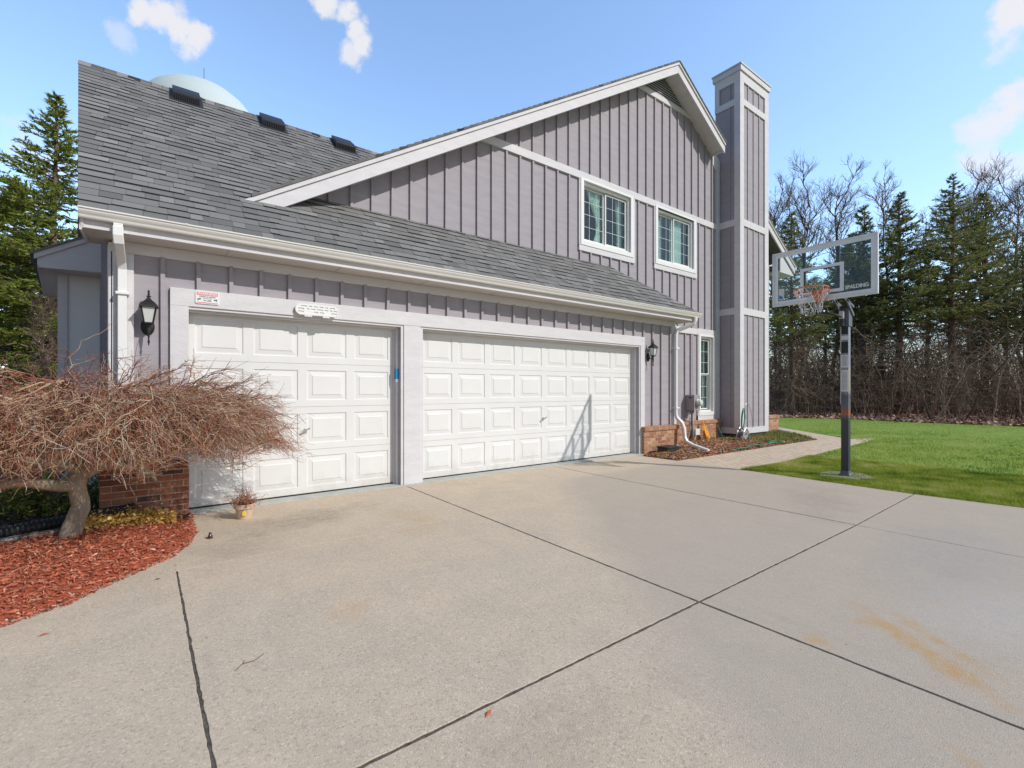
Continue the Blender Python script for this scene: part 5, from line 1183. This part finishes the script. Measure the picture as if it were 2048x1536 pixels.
# ================================================================ TREES
def spruce_data(h, rad, seed, z0=.25, dens=1.0, dead=True, leafsz=1.0):
    g_ = np.random.default_rng(seed)
    nb = int(225 * dens); tz = z0 + (1 - z0) * (np.arange(nb) + g_.uniform(0, 1, nb)) / nb; tz = tz ** .92
    az = g_.uniform(0, 6.28, nb) ; prof = rad * np.clip((1 - tz) / (1 - z0), 0.02, 1) ** .85 * g_.uniform(.60, 1.12, nb)
    prof *= np.where(tz < z0 + .12, .75, 1); L_ = np.maximum(prof, .12)
    n = 8; P = np.zeros((nb, n, 3)); up0 = g_.uniform(-.05, .35, nb) + tz * .55
    for k in range(n):
        t = k / (n - 1); P[:, k, 0] = np.cos(az) * L_ * t; P[:, k, 1] = np.sin(az) * L_ * t; P[:, k, 2] = tz * h + L_ * (up0 * t - .55 * t * t + .35 * t ** 4)
    P[:, 1:] += g_.normal(0, .03, (nb, n - 1, 3)) * L_[:, None, None]
    wood = []
    V, F, pf = tubes_np(P, np.linspace(.03, .008, n)[None] * (.4 + L_ / rad)[:, None], 4); wood.append((V, F, np.full(len(F), .4)))
    tr = np.zeros((1, 12, 3)); tr[0, :, 2] = np.linspace(-.1, h, 12); tr[0, 1:, :2] = np.cumsum(g_.normal(0, .02, (11, 2)), 0)
    V, F, pf = tubes_np(tr, np.linspace(.17, .015, 12)[None] * h / 10, 8); wood.append((V, F, np.full(len(F), .3)))
    if dead:
        m = 95; a2 = g_.uniform(0, 6.28, m); z2 = g_.uniform(.06, z0 + .12, m) * h; l2 = g_.uniform(.4, 1.0, m) * rad * .9; Q = np.zeros((m, 6, 3))
        for k in range(6):
            t = k / 5; Q[:, k] = np.stack([np.cos(a2) * l2 * t, np.sin(a2) * l2 * t, z2 - l2 * .35 * t * t], 1)
        Q[:, 1:] += g_.normal(0, .05, (m, 5, 3)); V, F, pf = tubes_np(Q, np.linspace(.018, .005, 6)[None].repeat(m, 0), 3); wood.append((V, F, np.repeat(g_.uniform(.2, .9, m), pf)))
        Q2 = np.repeat(Q, 5, 0); f = g_.integers(1, 5, len(Q2)); st = Q2[np.arange(len(Q2)), f]; dd = g_.normal(0, 1, (len(Q2), 3)); dd[:, 2] -= .6; C = np.stack([st, st + dd * .22, st + dd * .42 + g_.normal(0, .05, st.shape)], 1)
        V, F, pf = tubes_np(C, np.array([.008, .005, .003])[None].repeat(len(C), 0), 3); wood.append((V, F, np.repeat(g_.uniform(.2, .9, len(C)), pf)))
    # sprays along branches
    per = np.clip((L_ / .055).astype(int), 5, 70); src = np.repeat(np.arange(nb), per); B = len(src)
    f = g_.beta(1.3, .9, B) * (n - 1.02) ; k = f.astype(int); fr = (f - k)[:, None]; st = P[src, k] * (1 - fr) + P[src, k + 1] * fr
    out = P[src, -1] - P[src, 0]; out /= np.linalg.norm(out, axis=1, keepdims=True); side = np.cross(out, [0, 0, 1.]); sg_ = g_.choice([-1, 1], B)
    d = out * .75 + side * sg_[:, None] * g_.uniform(.3, 1.1, B)[:, None]; d[:, 2] += g_.normal(-.10, .22, B); d /= np.linalg.norm(d, axis=1, keepdims=True)
    ln = g_.uniform(.14, .42, B) * leafsz * np.clip(L_[src], .35, 1.1)
    f_keep = None
    # each spray: needle blades set along the twig
    nbl = 7; s2 = np.repeat(np.arange(B), nbl); tt = np.tile(np.linspace(.05, 1, nbl), B) + g_.uniform(-.06, .06, B * nbl)
    c = st[s2] + d[s2] * (ln[s2] * tt)[:, None]; rd = g_.normal(0, 1, (B * nbl, 3)); rd[:, 2] += .15; rd -= d[s2] * (rd * d[s2]).sum(1)[:, None] * .3; rd /= np.linalg.norm(rd, axis=1, keepdims=True)
    bl = (g_.uniform(.08, .17, B * nbl) * leafsz)[:, None]; w = np.cross(rd, d[s2]); w /= np.linalg.norm(w, axis=1, keepdims=True) + 1e-6; w *= (g_.uniform(.018, .038, B * nbl) * leafsz)[:, None]
    tip = c + (rd * .7 + d[s2] * .9) * bl
    V = np.stack([c - w, c + w, tip], 1).reshape(-1, 3); F = np.arange(len(V)).reshape(-1, 3)
    rr = np.clip(np.repeat(g_.uniform(.1, .8, nb), per)[s2] * .6 + g_.uniform(0, .5, B * nbl), 0, 1)
    return joinnp(wood), (V, F, rr)
def bare_data(h, seed, spread=.35, lv=4, first=.25, rtop=.0055):
    g_ = np.random.default_rng(seed); parts = []
    n = 10; P = np.zeros((1, n, 3)); P[0, :, 2] = np.linspace(-.05, h * .92, n); P[0, 1:, :2] = np.cumsum(g_.normal(0, h * .012, (n - 1, 2)), 0)
    Rr = np.linspace(h * .010, h * .0015, n)[None]; V, F, pf = tubes_np(P, Rr, 7); parts.append((V, F, np.full(len(F), .3)))
    par, L0, r0 = P, h * spread, h * .0032
    for l in range(lv):
        per = [20, 6, 5, 4][l]; B = len(par) * per; src = np.repeat(np.arange(len(par)), per); m = par.shape[1]
        lo = first * (m - 1) if l == 0 else .8
        f = g_.uniform(lo, m - 1.02, B); k = f.astype(int); fr = (f - k)[:, None]; st = par[src, k] * (1 - fr) + par[src, k + 1] * fr
        tan = par[src, k + 1] - par[src, k]; tan /= np.linalg.norm(tan, axis=1, keepdims=True)
        rd = g_.normal(0, 1, (B, 3)); rd -= tan * (rd * tan).sum(1)[:, None]; rd /= np.linalg.norm(rd, axis=1, keepdims=True)
        d = tan * .8 + rd * (.75 if l else .7); d[:, 2] += .25; d /= np.linalg.norm(d, axis=1, keepdims=True)
        ln = g_.uniform(.5, 1.1, B) * L0 * (1 - .45 * f / (m - 1)); nn_ = 6; C = np.zeros((B, nn_, 3))
        for q in range(nn_):
            t = q / (nn_ - 1); C[:, q] = st + d * (ln * t)[:, None]; C[:, q, 2] += ln * .15 * t * t
        C[:, 1:] += g_.normal(0, .035, (B, nn_ - 1, 3)) * ln[:, None, None]
        V, F, pf = tubes_np(C, (np.linspace(r0, r0 * .45, nn_)[None] * np.ones((B, 1))), 3); parts.append((V, F, np.repeat(g_.uniform(.1, .8, B), pf)))
        par = C; L0 *= .48; r0 = max(r0 * .5, rtop)
    return joinnp(parts)
GT = 'trees in the belt beyond the lawn'
def copy_tree(o, loc, rz, sc, label, cat, name=None, group=None):
    r_ = o.copy(); col(r_); r_.location = loc; r_.rotation_euler = (0, 0, rz); r_.scale = sc; r_['label'] = label; r_['category'] = cat
    if group: r_['group'] = group
    for ch_ in o.children:
        c_ = ch_.copy(); col(c_); c_.parent = r_
    return r_
def make_spruce(loc, h, rad, seed, label, m, sc=(1, 1, 1), group=None, **k):
    wood, need = spruce_data(h, rad, seed, **k)
    r_ = empty('spruce_tree', (0, 0, 0), label, 'tree', group)
    npmesh('trunk', wood[0], wood[1], M_btwig, r_, rnd=wood[2]); npmesh('crown', need[0], need[1], m, r_, rnd=need[2])
    r_.location = loc; r_.scale = sc; return r_
def at(px, depth, z=0):
    f = (px - 1024) / 935; return (depth * (f * .8 + .6), -6.5 + depth * (-f * .6 + .8), z)
U = math.cos(R(53.115)), math.sin(R(53.115))
def place(px, depth):   # a bearing and distance from where the photographer stood, metres
    f = (px - 1024) / 935; return (depth * (f * U[1] + U[0]), -6.5 + depth * (-f * U[0] + U[1]), -.03)
def hgt(py, depth): return 1.39 + (778 - py) / 935 * depth
# left spruces
s1 = make_spruce(place(112, 15), hgt(192, 15), 3.3, 21, 'yellow-green pointed spruce rising left of the garage roof', M_need2, z0=.08, dens=1.35, dead=True, leafsz=.8)
s2 = copy_tree(s1, place(-95, 14), 2.1, (1.0, 1.0, .97), 'spruce cut by the left edge of the photo', 'tree')
s2b = copy_tree(s1, place(30, 19), 4.1, (1.1, 1.1, .92), 'second spruce behind the pointed one left of the garage', 'tree')
s2c = copy_tree(s1, place(180, 24), 5.2, (1.1, 1.1, .85), 'spruce mostly hidden behind the left end of the garage roof', 'tree')
# right belt
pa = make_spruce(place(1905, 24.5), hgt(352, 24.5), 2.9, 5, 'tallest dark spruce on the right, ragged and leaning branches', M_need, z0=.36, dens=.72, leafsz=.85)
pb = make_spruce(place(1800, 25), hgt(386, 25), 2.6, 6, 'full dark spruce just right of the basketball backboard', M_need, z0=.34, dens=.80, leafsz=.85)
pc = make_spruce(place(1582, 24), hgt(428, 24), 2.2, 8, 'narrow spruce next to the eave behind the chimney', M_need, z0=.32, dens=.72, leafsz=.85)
H0 = {pa: hgt(352, 24.5), pb: hgt(386, 25), pc: hgt(428, 24)}
pd_ = make_spruce(place(1700, 27), hgt(470, 27), 2.9, 13, 'loose lower spruce with bare lower trunk behind the backboard', M_need, z0=.45, dens=.55, leafsz=.9)
pd_['group'] = GT; H0[pd_] = hgt(470, 27)
for (src, px, py, dp, rz, lab) in ((pc, 1726, 414, 26, 1.0, 'slim spruce whose tip shows above the backboard'), (pb, 1968, 385, 26.5, 2.4, 'spruce close on the right of the tallest one'),
        (pa, 2052, 465, 24, 4.0, 'broad spruce at the right edge of the photo'), (pd_, 1650, 560, 29, .4, 'spruce seen through the glass backboard'),
        (pd_, 1855, 520, 30, 5.0, 'lower spruce in the gap between the two tallest'), (pd_, 1765, 560, 31, 3.0, 'short spruce behind the basketball pole'),
        (pa, 2010, 500, 33, 1.7, 'distant spruce between the two rightmost'), (pd_, 1560, 560, 30, 2.9, 'distant spruce low beside the chimney'),
        (pc, 1935, 560, 34, 5.5, 'small far spruce under the tallest one'), (pa, 1700, 600, 36, 2.2, 'far dark spruce deep in the belt left of the pole'), (pb, 2130, 430, 25, .8, 'spruce just outside the right edge')):
    k = hgt(py, dp) / H0[src]; copy_tree(src, place(px, dp), rz, (k, k, k), lab, 'tree', group=GT)
for q in (pa, pb, pc): q['group'] = GT
def make_bare(loc, h, seed, label, **k):
    d = bare_data(h, seed, **k); r_ = empty('bare_tree', (0, 0, 0), label, 'tree', 'leafless trees beyond the lawn')
    npmesh('trunk', d[0][:70], d[1][:63], M_btwig, r_, rnd=d[2][:63]); npmesh('crown', d[0], d[1][63:], M_btwig, r_, rnd=d[2][63:]); r_.location = loc; return r_
ba = make_bare(place(1600, 31), hgt(372, 31), 31, 'tall leafless tree with fine twigs right of the chimney top', spread=.33)
bb = make_bare(place(1672, 29), hgt(378, 29), 32, 'slender leafless tree above the basketball backboard', spread=.26, first=.4)
HB = {ba: hgt(372, 31), bb: hgt(378, 29)}
for (src, px, py, dp, rz, lab) in ((bb, 1768, 378, 33, 1.2, 'leafless treetop left of the full dark spruce'), (ba, 1985, 380, 30, 2.2, 'leafless tree with spreading twigs right of the tallest spruce'),
        (bb, 2035, 375, 27, 3.1, 'leafless tree at the right edge between spruces'), (ba, 1945, 385, 34, .5, 'leafless tree directly behind the tallest spruce'),
        (bb, 1548, 410, 33, 5.1, 'leafless tree half hidden by the chimney'), (bb, 1850, 470, 32, 4.4, 'lower leafless tree between full spruce and tallest spruce'),
        (ba, 1720, 500, 36, 1.0, 'far leafless tree behind the slim spruce'), (bb, 1620, 560, 26, 2.0, 'small leafless tree in front under the backboard'), (bb, 1900, 600, 25, 5.9, 'small leafless tree at the foot of the tallest spruce'),
        (ba, 2090, 380, 31, 3.9, 'leafless tree outside the right edge'), (bb, 30, 520, 16, 3.9, 'leafless sapling tangled in the left spruces'), (bb, 85, 590, 12, .9, 'brown leafless sapling beside the garage wing')):
    k = hgt(py, dp) / HB[src]; copy_tree(src, place(px, dp), rz, (k, k, k), lab, 'tree', group='leafless trees beyond the lawn')
# leafless undergrowth as one mass
def thicket(name, spots, seed, label, hmin, hmax, m):
    g_ = np.random.default_rng(seed); parts = []; sx, sy = spots[:, 0], spots[:, 1]; B = len(sx)
    h = g_.uniform(hmin, hmax, B); n = 8; P = np.zeros((B, n, 3)); ln = g_.normal(0, .28, (B, 2)); cv = g_.normal(0, .25, (B, 2))
    for k in range(n):
        t = k / (n - 1); P[:, k, 0] = sx + h * (ln[:, 0] * t + cv[:, 0] * t * t); P[:, k, 1] = sy + h * (ln[:, 1] * t + cv[:, 1] * t * t); P[:, k, 2] = -.03 + h * t * (1 - .18 * t)
    P[:, 1:] += g_.normal(0, .015, (B, n - 1, 3)) * h[:, None, None]
    V, F, pf = tubes_np(P, np.linspace(1, .3, n)[None] * (h * .006)[:, None], 4); parts.append((V, F, np.repeat(g_.uniform(0, 1, B), pf)))
    par = P; L0 = .34; r0 = .0085
    for l, per in enumerate((9, 5)):
        C_ = len(par) * per; src = np.repeat(np.arange(len(par)), per); mm = par.shape[1]; f = g_.uniform(1, mm - 1.02, C_); k = f.astype(int); fr = (f - k)[:, None]
        st = par[src, k] * (1 - fr) + par[src, k + 1] * fr; d = g_.normal(0, 1, (C_, 3)); d[:, 2] = np.abs(d[:, 2]) * .8; d /= np.linalg.norm(d, axis=1, keepdims=True)
        hl = (h[src] if l == 0 else np.full(C_, 2.0)) * L0 * g_.uniform(.4, 1.1, C_); q = np.stack([st + d * (hl * t)[:, None] + g_.normal(0, .04, (C_, 3)) * hl[:, None] * (t > 0) - np.array([0, 0, .25]) * (hl * t * t)[:, None] for t in (0, .33, .66, 1)], 1)
        V, F, pf = tubes_np(q, np.linspace(r0, r0 * .5, 4)[None].repeat(C_, 0), 3); parts.append((V, F, np.repeat(g_.uniform(0, 1, C_), pf))); par = q; L0 *= .5; r0 *= .62
    V, F, r = joinnp(parts); return tag(npmesh(name, V, F, m, rnd=r), label, 'undergrowth', kind='stuff')
sx, sy = sample([(25.2, 7), (25.6, 3.4), (26.4, 1.0), (26.4, -1.5), (26.8, -5), (27.5, -11), (44, -14), (52, 10), (34, 16)], 1500)
thicket('undergrowth', np.stack([sx, sy], 1), 3, 'tangled brown leafless undergrowth below the trees beyond the lawn', 1.2, 5.4, M_btwig)
sx, sy = sample([(-3.6, 5.6), (-1.7, 5.6), (-1.9, 10), (-6, 10), (-7, 5)], 120)
thicket('side_undergrowth', np.stack([sx, sy], 1), 4, 'brown leafless brush left of the garage wing', 1.0, 3.0, M_btwig)
# far wood behind everything (reads as one mass)
sx, sy = sample([(50, -20), (56, -20), (66, 30), (40, 34), (38, 28), (58, 24)], 1000)
thicket('far_wood', np.stack([sx, sy], 1), 9, 'far grey-brown leafless wood behind the tree belt', 5, 11, M_btwig)
# parked car glimpsed through the trees
cl = place(1632, 44); car = empty('parked_car', (cl[0], cl[1], 0), 'pale blue-white car glimpsed through the undergrowth left of the pole', 'car')
b = MB(); prof = [(-2.1, .35), (-2.15, .75), (-1.9, .95), (-1.1, 1.0), (-.6, 1.42), (.9, 1.45), (1.6, 1.05), (2.1, .95), (2.15, .4)]
b.prism([(cl[0] - .9, cl[1] + y, z) for y, z in prof], (1.8, 0, 0)); b.build('body', M_car, car, bevel=.06)
b = MB(); b.prism([(cl[0] - .91, cl[1] + y, z) for y, z in [(-1.0, 1.03), (-.58, 1.36), (.85, 1.39), (1.4, 1.05)]], (.008, 0, 0)); b.build('side_window', M_dark, car)
for y in (-1.35, 1.35):
    b = MB(); b.lathe((0, 0, 0), [(.32, 0), (.33, .05), (.33, .18), (.2, .2)], 18); b.v = [(cl[0] - .93 + p[2], cl[1] + y + p[0], .33 + p[1]) for p in b.v]; b.build('wheel', M_blackp, car)
# water tower behind the house
tw = place(400, 68); wt = empty('water_tower', (tw[0], tw[1], 0), 'pale blue-green domed water tower above the garage roof', 'water tower')
zt_ = hgt(172, 68); b = MB(); prf = [(3.0, 0), (2.8, 8), (2.7, 24), (3.2, 27)]
hz = 7.0; rw = 7.9
for i in range(15): a_ = R(-80 + 170 * i / 14); prf.append((max(.02, rw * math.cos(a_)), zt_ - hz + hz * math.sin(a_)))
b.lathe((tw[0], tw[1], 0), [(p if p[0] > 0 else (0.02, p[1])) for p in prf], 64); b.build('tank', M_tower, wt, smooth=True)
for dx, hh_ in ((-1.6, 1.6), (-1.3, 1.6), (.6, 2.6)):
    b = MB(); vx, vy = U[1] * dx, -U[0] * dx; b.tube([(tw[0] + vx, tw[1] + vy, zt_ - .6), (tw[0] + vx, tw[1] + vy, zt_ + hh_)], .05, 5)
    if dx < 0: b.build('antenna', M_grey, wt)
b.tube([(tw[0] + U[1] * .3, tw[1] - U[0] * .3, zt_ + .1), (tw[0] + U[1] * .6, tw[1] - U[0] * .6, zt_ + .5)], .05, 5); b.build('antenna', M_grey, wt)
